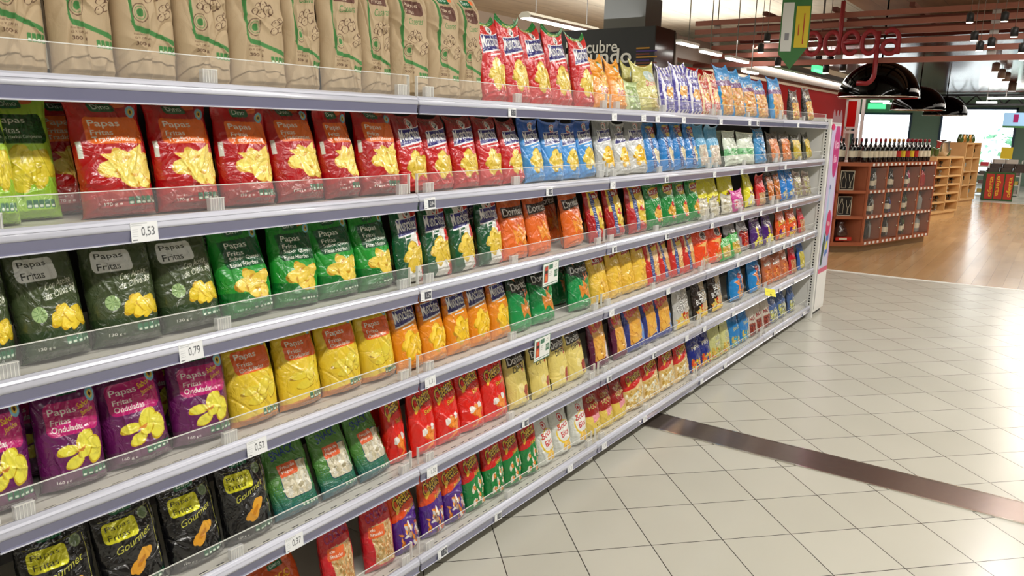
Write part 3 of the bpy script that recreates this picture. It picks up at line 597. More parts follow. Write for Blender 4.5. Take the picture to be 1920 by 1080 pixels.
ty('yelsm', 'snack_bag', 'yellow snack bag with red script', .15, .26, .08, 60, 'film', (230, 220, 40), a_word([('Fritos', .3, .5, .5, .2, (150, 40, 60))], [(220, 216, 200), (236, 232, 220)]))
ty('mini', 'snack_sachet', 'small clear snack sachet', .10, .13, .05, 30, 'clear', (206, 202, 186), a_win((200, 200, 180), [(226, 220, 190), (190, 180, 150), (240, 238, 230)], None, None, WH, .1, 1.2, n=20, r=.12))
ty('pinks', 'snack_sachet', 'small magenta snack sachet', .12, .16, .06, 40, 'film', (196, 40, 140), a_win((200, 40, 140), [(240, 200, 210), (226, 60, 90)], None, None, WH, .2, .8, n=10, r=.12))
ty('redsm', 'nut_bag', 'red and beige bag of nuts', .12, .25, .07, 50, 'clear', (206, 30, 34), a_win((200, 30, 30), [(214, 180, 130), (200, 150, 100)], None, None, WH, .05, .6))
ty('oblk', 'nut_bag', 'orange and black bag of nuts', .12, .25, .07, 50, 'film', (40, 26, 22), a_win((40, 26, 22), [(222, 140, 70), (206, 110, 50)], None, None, WH, .1, 1.2, n=20, r=.14))
ty('bluesm', 'snack_bag', 'royal blue snack bag with yellow badge', .12, .25, .07, 50, 'film', (30, 120, 200), a_word([('TJ', .3, .6, .4, .3, (240, 220, 80))], [(60, 110, 180), (220, 210, 160)]))
ty('silb', 'nut_bag', 'silver brown bag of mixed nuts', .13, .22, .07, 50, 'foil', (150, 130, 120), a_win((150, 130, 120), [(200, 190, 170), (110, 80, 70), (190, 190, 100)], None, None, WH, .05, 1.2), metal=.3)
ty('pblk', 'nut_bag', 'black topped bag of nut mix', .14, .26, .08, 60, 'clear', (44, 34, 30), a_win((44, 34, 30), [(236, 190, 80), (226, 120, 70), (240, 210, 120)], None, 'MIX', (230, 220, 190), .05, .85))
ty('corn', 'corn_snack_bag', 'blue bag with clear window of orange corn curls', .17, .30, .09, 80, 'clear', (24, 138, 206), a_win((20, 130, 200), [(238, 170, 80), (246, 196, 110), (226, 140, 60)], (96, 40, 110), 'Crecs', WH, .04, .88))
ty('strb', 'corn_snack_bag', 'white and violet striped chip bag', .155, .27, .07, 80, 'film', (232, 230, 236), a_stripe((70, 60, 150), (70, 62, 156), 'Chips'))
ty('strr', 'corn_snack_bag', 'cream and red striped chip bag', .14, .26, .07, 70, 'film', (232, 210, 160), a_stripe((180, 44, 40), (186, 50, 44), 'Rice'))
ty('patos', 'corn_snack_bag', 'bright orange corn snack bag with pointed corners', .145, .25, .09, 90, 'film', (242, 156, 40), a_patos, ears=1.8)
ty('fant', 'corn_snack_bag', 'pale khaki snack bag with light blue circle', .17, .265, .09, 80, 'film', (196, 190, 104), a_fant, ears=1.8)
ty('celery', 'snack_sachet', 'small pale green leaf print bag', .12, .16, .06, 40, 'film', (206, 226, 170), a_win((200, 220, 170), [(170, 200, 120), (226, 236, 200)], None, None, WH, .05, 1.2, n=20, r=.1))
ty('sky', 'snack_bag', 'pale blue snack bag with cream puffs window', .15, .26, .08, 60, 'clear', (90, 164, 206), a_win((90, 160, 200), [(236, 226, 206), (226, 200, 180)], None, None, WH, .05, .75))
ty('pale', 'rice_cake_bag', 'pale green and white bag with green band', .19, .22, .08, 70, 'film', (214, 224, 206), a_pale, ears=.2)
ty('pipas', 'seed_bag', 'blue bag of sunflower seeds', .15, .26, .07, 60, 'film', (40, 136, 196), a_pipas)
ty('orim', 'nut_bag', 'clear bag of orange nuggets', .15, .22, .08, 60, 'clear', (70, 60, 50), a_win((70, 60, 50), [(236, 140, 70), (226, 160, 100), (240, 120, 50)], None, None, WH, .03, 1.1))
ty('yeim', 'nut_bag', 'clear bag of yellow corn kernels', .15, .22, .08, 60, 'clear', (60, 60, 40), a_win((60, 60, 40), [(232, 200, 60), (220, 180, 50), (190, 196, 90)], None, None, WH, .03, 1.1))
_B = {}
def bag_data(k, var):
    if (k, var) not in _B:
        t = TY[k]; A = t['h']/t['w']*.96; A = t['h']/t['w']
        if (k, 'art') not in _B:
            a = Art(1.46 if not t['flat'] else 1.75, t['n'], t['base'], t['metal']); t['art'](a); a.A0 = A; _B[(k, 'art')] = a
        a = _B[(k, 'art')]; nu = t['n']; nv = int(nu*A)
        _B[(k, var)] = bag_mesh(t['nm'], a, t['w'], t['h'], t['d'], nu, nv, t['fin'], sum(map(ord, k))+var*17, t['amp'], t['flat'], t['ears'])
    return _B[(k, var)]
# ------------------------------------------------------------------ the long chip gondola
ZS = [1.7604, 1.4460, 1.1322, .8140, .4687, .1141]; MW = 1.33; X0 = -2*MW; X1 = 4*MW; DEP = .49
ORD = ['top', 'second', 'third', 'fourth', 'fifth', 'bottom']
g = empty('gondola', (0, .55, 0)); tag(g, 'long white supermarket gondola frame holding six levels of snack bags', 'shelving')
def P(mb, name, par, off=(0, .55, 0)):   # mesh drawn in world coordinates, parented to an empty at off
    mb.v = [(v[0]-off[0], v[1]-off[1], v[2]-off[2]) for v in mb.v]; return mb.build(name, par)
for m in range(-2, 4):
    b = MB().box(m*MW+.004, (m+1)*MW-.004, .56, .58, .12, 1.80, 'back'); P(b, 'back_panel', g)
for m in range(-2, 5):
    x = m*MW; b = MB().box(x-.02, x+.02, .50, .56, .0, 1.82, 'dark')
    P(b, 'upright', g)
    b = MB().box(x-.028, x+.028, .03, .52, .028, .060, 'white').box(x-.03, x+.03, .026, .09, .012, .062, 'white', c=.008).lathe([(.022, 0), (.024, .004), (.012, .014)], 'white', (x, .058, 0), 12)
    if m < 4: f = P(b, 'foot', g)
P(MB().box(X0, X1, .35, .37, .0, .06, 'dark'), 'plinth', g)  # added dark strip in place of the shade below the bottom shelf
# white end side wall with slotted post
ex = X1
P(MB().box(ex+.004, ex+.022, .03, .56, .05, 1.80, 'white'), 'side_panel', g)
P(MB().box(ex-.0, ex+.035, -.03, .03, .0, 1.79, 'white', c=.004), 'end_post', g)
b = MB()
for k in range(64): b.box(ex-.0025, ex+.001, -.002, .008, .12+k*.026, .133+k*.026, 'dark')
P(b, 'slot_row', g)

def make_shelf(k):
    s = empty('shelf')
    b = MB().box(.003, MW-.003, .012, DEP, -.022, -.006, 'shelf').box(.003, MW-.003, .006, .012, -.03, 0.0, 'shelf')
    for i in range(24): b.box(.06+i*.052, .085+i*.052, .022, .025, -.0062, -.0052, 'dark')
    b.build('shelf_board', s)
    prof = [(.006, .001), (-.001, .0015), (-.006, -.004), (-.010, -.012), (-.0125, -.020), (-.013, -.026), (.006, -.026)]
    MB().ext_x(prof, .004, MW-.004, 'rail', True).ext_x([(-.0075, -.004), (-.0105, -.0085), (-.0108, -.0105), (-.007, -.006)], .004, MW-.004, 'rail').build('edge_rail', s)
    MB().ext_x([(-.012, -.026), (-.0085, -.050), (-.012, -.0535), (-.009, -.0555), (-.004, -.053), (-.002, -.026)], .006, MW-.006, 'channel').ext_x([(-.0125, -.0525), (-.0125, -.0555), (-.0085, -.0562), (-.0085, -.0525)], .005, MW-.005, 'rail').build('price_channel', s)
    r = MB().box(.02, MW-.02, .012, .0145, .002, .064, 'plex').box(.02, MW-.02, .0118, .0147, .064, .0662, 'plexedge').box(.018, .021, .0118, .022, .002, .066, 'plexedge').box(MW-.021, MW-.018, .0118, .022, .002, .066, 'plexedge').build('front_riser', s)
    for x in (.045, .56, MW-.085):
        c = MB().prism([(x, 0), (x+.042, 0), (x+.042, .014), (x, .014)], .002, .034, 'clip', Matrix.Translation((0, .0, 0)))
        for q in range(6): c.box(x+.002+q*.0072, x+.0035+q*.0072, -.0012, .0, .003, .033, 'plexedge')
        c.box(x, x+.042, -.001, .002, .033, .035, 'plexedge').build('riser_clip', s)
    for x in (.012, MW-.016):
        MB().add([(x, .03, -.022), (x, DEP, -.022), (x, DEP, -.046), (x, .40, -.046), (x+.003, .03, -.022), (x+.003, DEP, -.022), (x+.003, DEP, -.046), (x+.003, .40, -.046)],
                 [(0, 1, 2, 3), (7, 6, 5, 4), (0, 3, 7, 4), (1, 0, 4, 5), (2, 1, 5, 6), (3, 2, 6, 7)], 'white').build('bracket', s)
    return s
SEC = {-2: 'section cut off at the left edge', -1: 'nearest section', 0: 'second section from the near end', 1: 'middle section', 2: 'fourth section from the near end', 3: 'last section before the end panel'}
proto = None
for k in range(6):
    for m in range(-2, 4):
        if m == -2 and k != 3: continue
        s = proto = make_shelf(k) if proto is None else copy_tree(proto)
        s.location = (m*MW, 0, ZS[k])
        tag(s, '%s shelf board with white edge rail, %s' % (ORD[k], SEC[m]), 'shelf', 'gondola shelf boards')
# ------------------------------------------------------------------ bags: (shelf, type, left px, right px[, flag])
ROWS = {
0: [('kraft', -115, -8), ('kraft', 0, 104), ('kraft', 103, 228), ('kraft', 230, 350), ('kraft', 345, 450), ('kraft', 448, 556), ('kraft', 556, 612), ('kraft', 611, 689), ('kraft', 689, 742), ('kraft', 740, 808), ('kraft', 810, 873), ('kraft', 874, 908),
    ('mredx', 908, 964), ('mredx', 960, 1012), ('mredx', 1000, 1053), ('mredx', 1040, 1090), ('mredx', 1085, 1130), ('patos', 1122, 1157), ('patos', 1156, 1190), ('celery', 1186, 1208), ('fant', 1182, 1215, 'b'), ('fant', 1208, 1252),
    ('strb', 1250, 1282), ('strb', 1274, 1306), ('strb', 1300, 1332), ('strr', 1322, 1345), ('strr', 1338, 1360), ('corn', 1358, 1384), ('corn', 1381, 1402), ('corn', 1400, 1426), ('corn', 1424, 1450), ('corn', 1448, 1484), ('pblk', 1486, 1511), ('pblk', 1511, 1540)],
1: [('lime', -120, -30), ('lime', -62, 44), ('lime', 22, 125, 'e'), ('red', 102, 190, 'b'), ('red', 163, 326), ('red', 296, 442), ('red', 415, 538), ('red', 500, 560, 'b'), ('red', 533, 634), ('red', 622, 693), ('red', 690, 768),
    ('mred', 756, 812), ('mred', 795, 868), ('mred', 850, 915), ('mred', 895, 958), ('mred', 945, 1000), ('mblue', 997, 1036), ('mblue', 1032, 1068), ('mblue', 1062, 1099), ('mblue', 1094, 1130), ('mgrey', 1092, 1122, 'b'), ('mgrey', 1124, 1170), ('mgrey', 1163, 1200), ('mgrey', 1188, 1228),
    ('lblue', 1224, 1256), ('lblue', 1250, 1279), ('lblue', 1276, 1301), ('lblue', 1297, 1322), ('sky', 1316, 1338), ('sky', 1334, 1360), ('pale', 1342, 1382, 'b'), ('pale', 1362, 1400), ('pale', 1397, 1421), ('pipas', 1420, 1453), ('orim', 1450, 1472), ('orim', 1470, 1492), ('yeim', 1490, 1513), ('yeim', 1511, 1533)],
2: [('olive', -130, -65), ('olive', -100, 36), ('olive', 20, 165), ('olive', 160, 300), ('olive', 283, 428), ('green', 380, 445, 'b'), ('green', 428, 533), ('green', 531, 612), ('green', 606, 692), ('green', 684, 750),
    ('mflag', 738, 808), ('mflag', 790, 864), ('mflag', 846, 912), ('mflag', 886, 925, 'b'), ('mflag', 908, 960), ('dorg', 945, 1008), ('dorg', 996, 1052), ('dorg', 1020, 1065, 'b'), ('dorg', 1058, 1116), ('lham', 1110, 1154), ('lham', 1150, 1186), ('lham', 1190, 1231), ('lgrn', 1228, 1256), ('lgrn', 1254, 1280), ('lgrn', 1277, 1303), ('lgrn', 1300, 1320),
    ('yelsm', 1316, 1337, 'd'), ('yelsm', 1336, 1357, 'd'), ('yelsm', 1358, 1387, 'd'), ('yelsm', 1403, 1429, 'd'), ('mini', 1322, 1342, 'f'), ('mini', 1342, 1362, 'f'), ('mini', 1364, 1384, 'f'), ('pinks', 1384, 1404, 'f'), ('redsm', 1426, 1445), ('oblk', 1446, 1462), ('oblk', 1460, 1474), ('bluesm', 1472, 1486), ('bluesm', 1484, 1496), ('silb', 1496, 1514), ('silb', 1512, 1530)],
3: [('purple', -100, -40), ('purple', -90, 60), ('purple', 30, 110, 'b'), ('purple', 66, 202), ('purple', 196, 322), ('purple', 268, 345, 'b'), ('purple', 315, 438), ('yellow', 400, 455, 'b'), ('yellow', 438, 540), ('yellow', 530, 612), ('yellow', 590, 640, 'b'), ('yellow', 620, 702), ('yellow', 694, 758),
    ('morg', 752, 812), ('morg', 790, 854), ('morg', 845, 905), ('morg', 885, 942), ('morg', 928, 980), ('dgrn', 954, 1012), ('dgrn', 1004, 1052), ('dgrn', 1040, 1085, 'b'), ('dgrn', 1072, 1126), ('lyel', 1120, 1160), ('lyel', 1152, 1186), ('lyel', 1178, 1204), ('lyel', 1196, 1226),
    ('ljam', 1220, 1247), ('ljam', 1244, 1268), ('ljam', 1266, 1291), ('ljam', 1288, 1314), ('jump', 1308, 1338), ('jump', 1332, 1362), ('grnsm', 1362, 1383, 'f'), ('grnsm', 1382, 1400, 'f'), ('silr', 1368, 1396, 'd'), ('silr', 1392, 1418, 'd'), ('viol', 1416, 1438), ('viol', 1436, 1462), ('jumbo', 1462, 1484), ('jumbo', 1482, 1504), ('rmix', 1504, 1520)],
4: [('gour', -80, 28), ('gour', 62, 204), ('gour', 196, 332), ('gour', 322, 446), ('gour', 435, 538), ('snack', 515, 625), ('snack', 604, 708), ('snack', 690, 755), ('chst', 700, 745, 'b'), ('chst', 738, 778, 'd'), ('chst', 768, 829), ('chst', 822, 870), ('chst', 864, 917), ('chst', 911, 958),
    ('dip', 958, 1012), ('dip', 1008, 1048), ('dip', 1043, 1080), ('dip', 1072, 1113), ('ruff', 1114, 1158), ('ruff', 1156, 1194), ('rufb', 1190, 1222), ('rufb', 1220, 1244), ('rufb', 1240, 1265), ('bsil', 1262, 1314), ('bdark', 1312, 1338), ('bdark', 1338, 1368), ('star', 1370, 1410), ('star', 1410, 1440),
    ('omix', 1440, 1458), ('omix', 1456, 1474), ('omix', 1472, 1488), ('rmix', 1488, 1502), ('ymix', 1500, 1520)],
5: [('orangeb', 340, 500), ('orangeb', 495, 606), ('cock', 604, 694), ('cock', 692, 757), ('chpa', 750, 801), ('chpa', 795, 850), ('chpa', 845, 893), ('chgr', 884, 930), ('chgr', 922, 962), ('chgr', 956, 996), ('chgr', 986, 1022), ('boca', 1014, 1052), ('boca', 1046, 1082), ('boca', 1074, 1110),
    ('cone', 1107, 1134), ('cone', 1130, 1160), ('cone', 1156, 1186), ('chpo', 1184, 1218), ('chpo', 1218, 1248), ('chpo', 1247, 1276), ('chpo', 1274, 1302), ('navy', 1302, 1322), ('navy', 1320, 1342), ('cream', 1344, 1362), ('cream', 1360, 1380), ('aqua', 1378, 1396), ('aqua', 1394, 1411), ('brown', 1411, 1424), ('brown', 1423, 1437), ('brown', 1436, 1450), ('steel', 1449, 1466), ('steel', 1465, 1484), ('steel', 1483, 1500)],
}
def settle(o, zfloor, kk):   # lower the bag until its lowest point touches the shelf and its front clears the riser
    me = o.data
    if me.name not in _V: q = np.empty(len(me.vertices)*3, np.float32); me.vertices.foreach_get('co', q); _V[me.name] = q.reshape(-1, 3)
    m = np.array(o.rotation_euler.to_matrix()) @ np.diag(o.scale); p = _V[me.name] @ m.T
    if kk > 0:
        room = ZS[kk-1]-.0255-zfloor; ht = p[:, 2].max()-p[:, 2].min()
        if ht > room: o.scale.z *= room/ht*.997; m = np.array(o.rotation_euler.to_matrix()) @ np.diag(o.scale); p = _V[me.name] @ m.T
    o.location.z = zfloor-p[:, 2].min()+.0004; lowp = p[p[:, 2] < p[:, 2].min()+.08]
    o.location.y = max(o.location.y, .0175-lowp[:, 1].min())
_V = {}
def wx(px, k, y=.07, dz=.12):   # world x whose point at height dz over shelf k, plane y, falls on pixel column px
    lo, hi = -4.0, 6.0
    for _ in range(40):
        mid = (lo+hi)/2
        if pix((mid, y, ZS[k]+dz))[0] < px: lo = mid
        else: hi = mid
    return lo
rng = random.Random(11); placed = []
ordn = ['leftmost', 'second', 'third', 'fourth', 'fifth', 'sixth', 'seventh', 'eighth', 'ninth', 'tenth', 'eleventh', 'twelfth', 'thirteenth']
for k, row in ROWS.items():
    runs = {}
    for e in row:
        fl = e[3] if len(e) > 3 else ''
        t = TY[e[1-1]]; yb = {'': .037+t['d']*.5, 'b': .215, 'd': .105, 'f': .05, 'e': .15}[fl]
        if fl == 'f': yb = .048
        front = yb-.035; far = 1.08 if e[1] < 1180 else 1.55
        xl, xr = wx(e[1], k, front), wx(e[2], k, front); wpx = xr-xl
        W = t['w']*.93
        sx = min(far, max(.78, wpx/W*.97)); xc = (xl+xr)/2
        if fl == 'b': sx = .97
        elif wpx < .80*W: xc = xr-W*sx/2-.004; yb += .012
        runs.setdefault((e[0], fl == 'b'), []).append((xc, sx, yb, fl))
    # neighbours in one row squeeze and shift a little so that they only just touch
    fr = sorted([[xc, sx*TY[key]['w']*.95, key, sx, xc] for (key, isb), L in runs.items() for (xc, sx, yb, fl) in L if fl in ('', 'd')])
    for _ in range(60):
        for p, q in zip(fr[:-1], fr[1:]):
            ov = (p[1]+q[1])/2-(q[0]-p[0])+.008
            if ov > 0:
                p[0] = max(p[4]-.02, p[0]-ov*.25); q[0] = min(q[4]+.02, q[0]+ov*.25)
                if _ > 15: p[1] *= .992; q[1] *= .992
    NEWX = {(k, f[2], f[4]): (f[1]/(TY[f[2]]['w']*.95), f[0]) for f in fr}
    for (key, isb), L in runs.items():
        t = TY[key]; n = len(L)
        for i, (xc, sx, yb, fl) in enumerate(sorted(L)):
            if (k, key, xc) in NEWX: sx, xn = NEWX[(k, key, xc)]
            else: xn = xc
            var = rng.randint(0, 2 if t['n'] >= 100 else 1)
            o = bpy.data.objects.new(t['nm'], bag_data(key, var)); COL.objects.link(o)
            e_far = xc > 1.4
            tilt = R(-10.0+rng.uniform(-2.5, 1.8)) if not t['flat'] else R(-3+rng.uniform(-1, 1))
            zs = rng.uniform(.97, 1.02) if e_far < 1 else rng.uniform(.92, 1.06)
            if k == 4 and key == 'snack': tilt = R(-22); zs = .97
            if k == 2 and key in ('viol',): tilt = R(-12)
            o.rotation_euler = (tilt, R(rng.uniform(-2.8, 2.0))*(0 if t['flat'] else 1), R(rng.uniform(-5, 5)-1))
            o.scale = (sx, 1, zs)
            o.location = (xn, yb, 0)
            if k == 5 and key == 'orangeb': o.rotation_euler = (R(-24), 0, R(4))
            settle(o, ZS[k]-.0055, k)
            sh = '%s shelf' % ORD[k]; o['category'] = 'bag'
            if isb: lab = '%s, back row, %s' % (t['desc'], sh) if n == 1 else '%s, %s in back row, %s' % (t['desc'], ordn[i] if i < n-1 else 'rightmost', sh)
            elif n == 1: lab = '%s on the %s' % (t['desc'], sh)
            else: lab = '%s, %s, %s' % (t['desc'], ('rightmost' if i == n-1 else (ordn[i] if i == 0 else ordn[i]+' from left')), sh)
            o['label'] = lab; assert len(lab.split()) <= 16, lab; o['group'] = '%s bags on the %s' % (t['desc'].split(' with ')[0].replace(' bag', ''), sh)
# ------------------------------------------------------------------ price tickets
def art_tag(txt, inv):
    def f(a):
        a.rr(.03, .64, .62, .66, 0, (150, 155, 160)).rr(.03, .58, .42, .60, 0, (170, 175, 180)).rr(.04, .06, .22, .09, 0, (90, 95, 100))
        for q in range(4): a.rr(.05, .2+q*.08, .26, .215+q*.08, 0, (180, 184, 190))
        if inv: a.rr(.34, .10, .94, .56, .01, (70, 74, 84)); a.text(txt, .50, .17, .40, .30, (240, 240, 240), bold=False)
        else: a.text(txt, .38, .16, .48, .36, (60, 64, 70), bold=False)
    a = Art(.70, 60, (238, 240, 242)); f(a); return a
TAGS = {0: [(960, '2,17', 1), (1152, '1,15', 0), (1207, '1,20', 0), (1233, '1,24', 0), (1282, '1,29', 0), (1352, '1,09', 0), (1406, '1,18', 0), (1421, '1,45', 1), (1497, '1,60', 0)],
        1: [(271, '0,53', 0), (806, '0,94', 1), (1030, '1,00', 1), (1149, '1,29', 0), (1250, '1,42', 1), (1340, '1,35', 0), (1391, '1,27', 0), (1437, '1,50', 0), (1473, '0,85', 0)],
        2: [(359, '0,79', 0), (799, '1,29', 1), (1152, '1,47', 1), (1251, '1,45', 1), (1335, '1,00', 0), (1392, '1,20', 0), (1427, '1,10', 0), (1457, '0,99', 0), (1483, '0,95', 0)],
        3: [(482, '0,52', 0), (807, '1,31', 0), (1147, '1,31', 0), (1253, '1,28', 0), (1384, '1,30', 0), (1425, '1,15', 0), (1450, '0,90', 0), (1470, '1,12', 0), (1484, '0,75', 0), (1508, '1,05', 0)],
        4: [(552, '0,97', 0), (810, '1,30', 0), (985, '1,40', 1), (1142, '1,42', 1), (1227, '1,42', 1), (1288, '1,10', 0), (1321, '1,29', 0), (1375, '1,16', 0), (1463, '0,99', 0), (1490, '0,89', 0)],
        5: [(830, '1,35', 1), (934, '1,05', 1), (1069, '1,21', 0), (1133, '1,20', 0), (1209, '1,24', 0), (1316, '1,21', 0), (1360, '1,24', 0), (1453, '0,90', 0), (1507, '0,95', 0)]}
for k, L in TAGS.items():
    for i, (px, txt, inv) in enumerate(L):
        x = wx(px, k, -.013, -.03); a = art_tag(txt, inv); big = k in (1, 2, 3, 4) and i == 0
        w_ = .066 if px < 600 else (.056 if px < 900 else .05)
        me = card_mesh('price_ticket', a, w_, w_*.70, 56 if px < 900 else 30, .0012)
        o = bpy.data.objects.new('price_ticket', me); COL.objects.link(o)
        o.location = (x, -.0138, ZS[k]-.0545); o.rotation_euler = (R(-3), R(rng.uniform(-2, 2)), 0)
        side = 'leftmost' if i == 0 else ('rightmost' if i == len(L)-1 else ordn[i]+' from left')
        tag(o, 'white price ticket %s, %s on %s shelf rail' % (('dark boxed, ' if inv else '')+('reading '+txt if px < 900 else 'tiny digits'), side, ORD[k]), 'price tag', 'price tickets on the shelf rails')
def a_offer(a):
    a.rr(.02, .03, .98, .80, .01, (238, 240, 236)); a.rr(.06, .08, .94, .10, 0, (60, 110, 84)); a.rr(.08, .16, .34, .72, .0, (110, 140, 120)).poly([(.12, .16), (.32, .16), (.30, .7), (.14, .68)], (206, 60, 44)); a.rr(.14, .46, .30, .56, .01, (60, 30, 26)); a.rr(.16, .2, .28, .4, .04, (226, 120, 60))
    a.rr(.38, .58, .62, .73, .0, (70, 120, 96)); a.rr(.72, .26, .92, .50, .0, (60, 110, 84)); a.text('1,35', .74, .32, .16, .12, WH); 
    for q in range(3): a.rr(.40, .36+q*.06, .56, .37+q*.06, 0, (120, 124, 120))
    a.rr(.74, .6, .9, .615, 0, (120, 124, 120)).text('1,40', .76, .64, .1, .06, (90, 94, 90))
for px, k, pos in ((1033, 2, 'under third rail by green tortilla bags'), (1017, 3, 'under fourth rail over cream tortilla bags')):
    a = Art(.82, 90, (44, 100, 72)); a_offer(a)
    o = bpy.data.objects.new('offer_card', card_mesh('offer_card', a, .125, .105, 90, .0015)); COL.objects.link(o)
    o.location = (wx(px, k, -.018, -.05), -.0155, ZS[k]-.124); o.rotation_euler = (R(3), R(-3), 0)
    tag(o, 'green framed offer card with red bag picture, '+pos, 'sign', 'offer cards on the shelf rails')
a = Art(.55, 40, (236, 226, 70)); a.rr(.45, .06, .6, .16, .02, (70, 60, 30)); a.rr(.1, .3, .8, .33, 0, (180, 160, 40))
o = bpy.data.objects.new('shelf_flag', card_mesh('shelf_flag', a, .11, .06, 30, .0015)); COL.objects.link(o)
o.location = (wx(1447, 4, -.05, .0), -.045, ZS[4]-.03); o.rotation_euler = (R(-30), R(12), R(-30)); tag(o, 'small yellow card sticking out of the fifth shelf rail near the end', 'sign')
MB().box(-.006, .006, -.001, .045, .02, .024, 'clip').build('holder_arm', o)

# ------------------------------------------------------------------ end display beside the gondola
EX = X1+.012; ec = empty('end_display', (EX+.20, .3, 0)); tag(ec, 'white end display with pink and violet water poster on its side, at the gondola end', 'display')
def PE(mb, n): return P(mb, n, ec, (EX+.20-.012, .3, 0))
PE(MB().box(X1+.045, X1+.41, -.025, .62, .04, 1.76, 'white', c=.006).box(X1+.05, X1+.405, .0, .60, .0, .04, 'dark'), 'body')
def a_water(a):
    a.rr(0, 0, 1, 1.1, 0, (232, 230, 226)); a.rr(0, .98, 1, 1.12, 0, (206, 84, 116))
    a.rr(0, 1.12, 1, 6, 0, (196, 178, 214))
    a.poly([(0, 1.12), (.9, 1.12), (.86, 6), (.5, 6), (.3, 4.2)], (196, 206, 226), .7); a.rr(.92, 1.2, 1.0, 5.9, 0, (200, 120, 170), a=.6)
    a.poly([(.14, 1.2), (.36, 1.2), (.44, 2.6), (.40, 3.1), (.46, 3.3), (.36, 3.4), (.30, 3.1), (.16, 2.4)], (160, 190, 220)); a.poly([(.36, 3.3), (.46, 3.3), (.46, 3.42), (.36, 3.42)], (30, 60, 130))
    a.poly([(.1, 1.2), (.3, 1.2), (.5, 1.9), (.4, 2.2), (.2, 1.8)], (30, 70, 60)); a.poly([(.5, 1.4), (.8, 1.5), (.8, 2.1), (.55, 2.0)], (60, 110, 190)); a.poly([(.55, 1.6), (.7, 1.6), (.75, 1.85), (.6, 1.85)], (232, 220, 70))
    a.ell(.62, 2.35, .26, .36, (196, 40, 100)); a.text('Vita', .46, 2.28, .32, .14, WH)
    a.ell(.64, 4.35, .32, .74, (186, 44, 116)); a.text('Vita', .44, 4.36, .42, .24, (236, 210, 226), .12); a.text('lía', .50, 4.0, .3, .22, (236, 210, 226), .12)
    a.rr(0, 5.2, 1, 6, 0, (214, 150, 178), a=.4)
a = Art(5.0, 60, (226, 224, 222)); a.A = 5.0; a_water(a)
o = bpy.data.objects.new('poster', card_mesh('poster', a, .33, 1.66, 60, .003)); COL.objects.link(o); o.parent = ec; o.location = (.02, -.3275, .07)
b = MB(); zt = 1.80
hp = [(-.17, .0)]+[(-.17+.34*q/12, .10+.035*math.sin(q*1.4)) for q in range(13)]+[(.17, .0)]
b.prism([(x, z) for x, z in hp], -.0015, .0015, 'pvc', Matrix.Translation((.02, -.326, 1.74)) @ Matrix.Rotation(R(90), 4, 'X')); b.build('clear_header', ec)
b = MB().prism([(-.03+.06*math.cos(q*.9), .03*math.sin(q*.9)) for q in range(7)], -.002, .002, mat('magenta_card', (206, 30, 96), .4), Matrix.Translation((-.085, -.330, 1.72)) @ Matrix.Rotation(R(90), 4, 'X')); b.build('magenta_shape', ec)
# ------------------------------------------------------------------ the room: floor, ceiling, walls, windows
def floor_mat():
    m = bpy.data.materials.new('diagonal_floor_tiles'); m.use_nodes = True; nt = m.node_tree; N = nt.nodes; L = nt.links; b = N['Principled BSDF']
    tc = N.new('ShaderNodeTexCoord'); mp = N.new('ShaderNodeMapping'); mp.vector_type = 'TEXTURE'
    mp.inputs['Location'].default_value = (.7860, -.5709, 0); mp.inputs['Rotation'].default_value = (0, 0, R(-44.296))
    L.new(tc.outputs['Object'], mp.inputs[0]); br = N.new('ShaderNodeTexBrick'); br.offset = 0; br.squash = 1
    br.inputs['Scale'].default_value = 1; br.inputs['Brick Width'].default_value = .3122; br.inputs['Row Height'].default_value = .3122
    br.inputs['Mortar Size'].default_value = .0024; br.inputs['Mortar Smooth'].default_value = .3; br.inputs['Bias'].default_value = 0
    br.inputs['Color1'].default_value = (.515, .50, .43, 1); br.inputs['Color2'].default_value = (.56, .545, .475, 1); br.inputs['Mortar'].default_value = (.045, .04, .035, 1)
    L.new(mp.outputs[0], br.inputs[0]); n = N.new('ShaderNodeTexNoise'); n.inputs['Scale'].default_value = 2.2; n.inputs['Detail'].default_value = 5; L.new(tc.outputs['Object'], n.inputs[0])
    mx = N.new('ShaderNodeMix'); mx.data_type = 'RGBA'; mx.blend_type = 'MULTIPLY'; mx.inputs[0].default_value = .10; L.new(br.outputs[0], mx.inputs[6]); L.new(n.outputs[0], mx.inputs[7]); L.new(mx.outputs[2], b.inputs['Base Color'])
    b.inputs['Roughness'].default_value = .24; b.inputs['Specular IOR Level'].default_value = .42
    mr = N.new('ShaderNodeMapRange'); mr.inputs[3].default_value = .20; mr.inputs[4].default_value = .26; L.new(n.outputs[0], mr.inputs[0]); L.new(mr.outputs[0], b.inputs['Roughness'])
    bp = N.new('ShaderNodeBump'); bp.inputs['Strength'].default_value = .35; bp.inputs['Distance'].default_value = .002; bp.invert = True; L.new(br.outputs[1], bp.inputs['Height']); L.new(bp.outputs[0], b.inputs['Normal'])
    return m
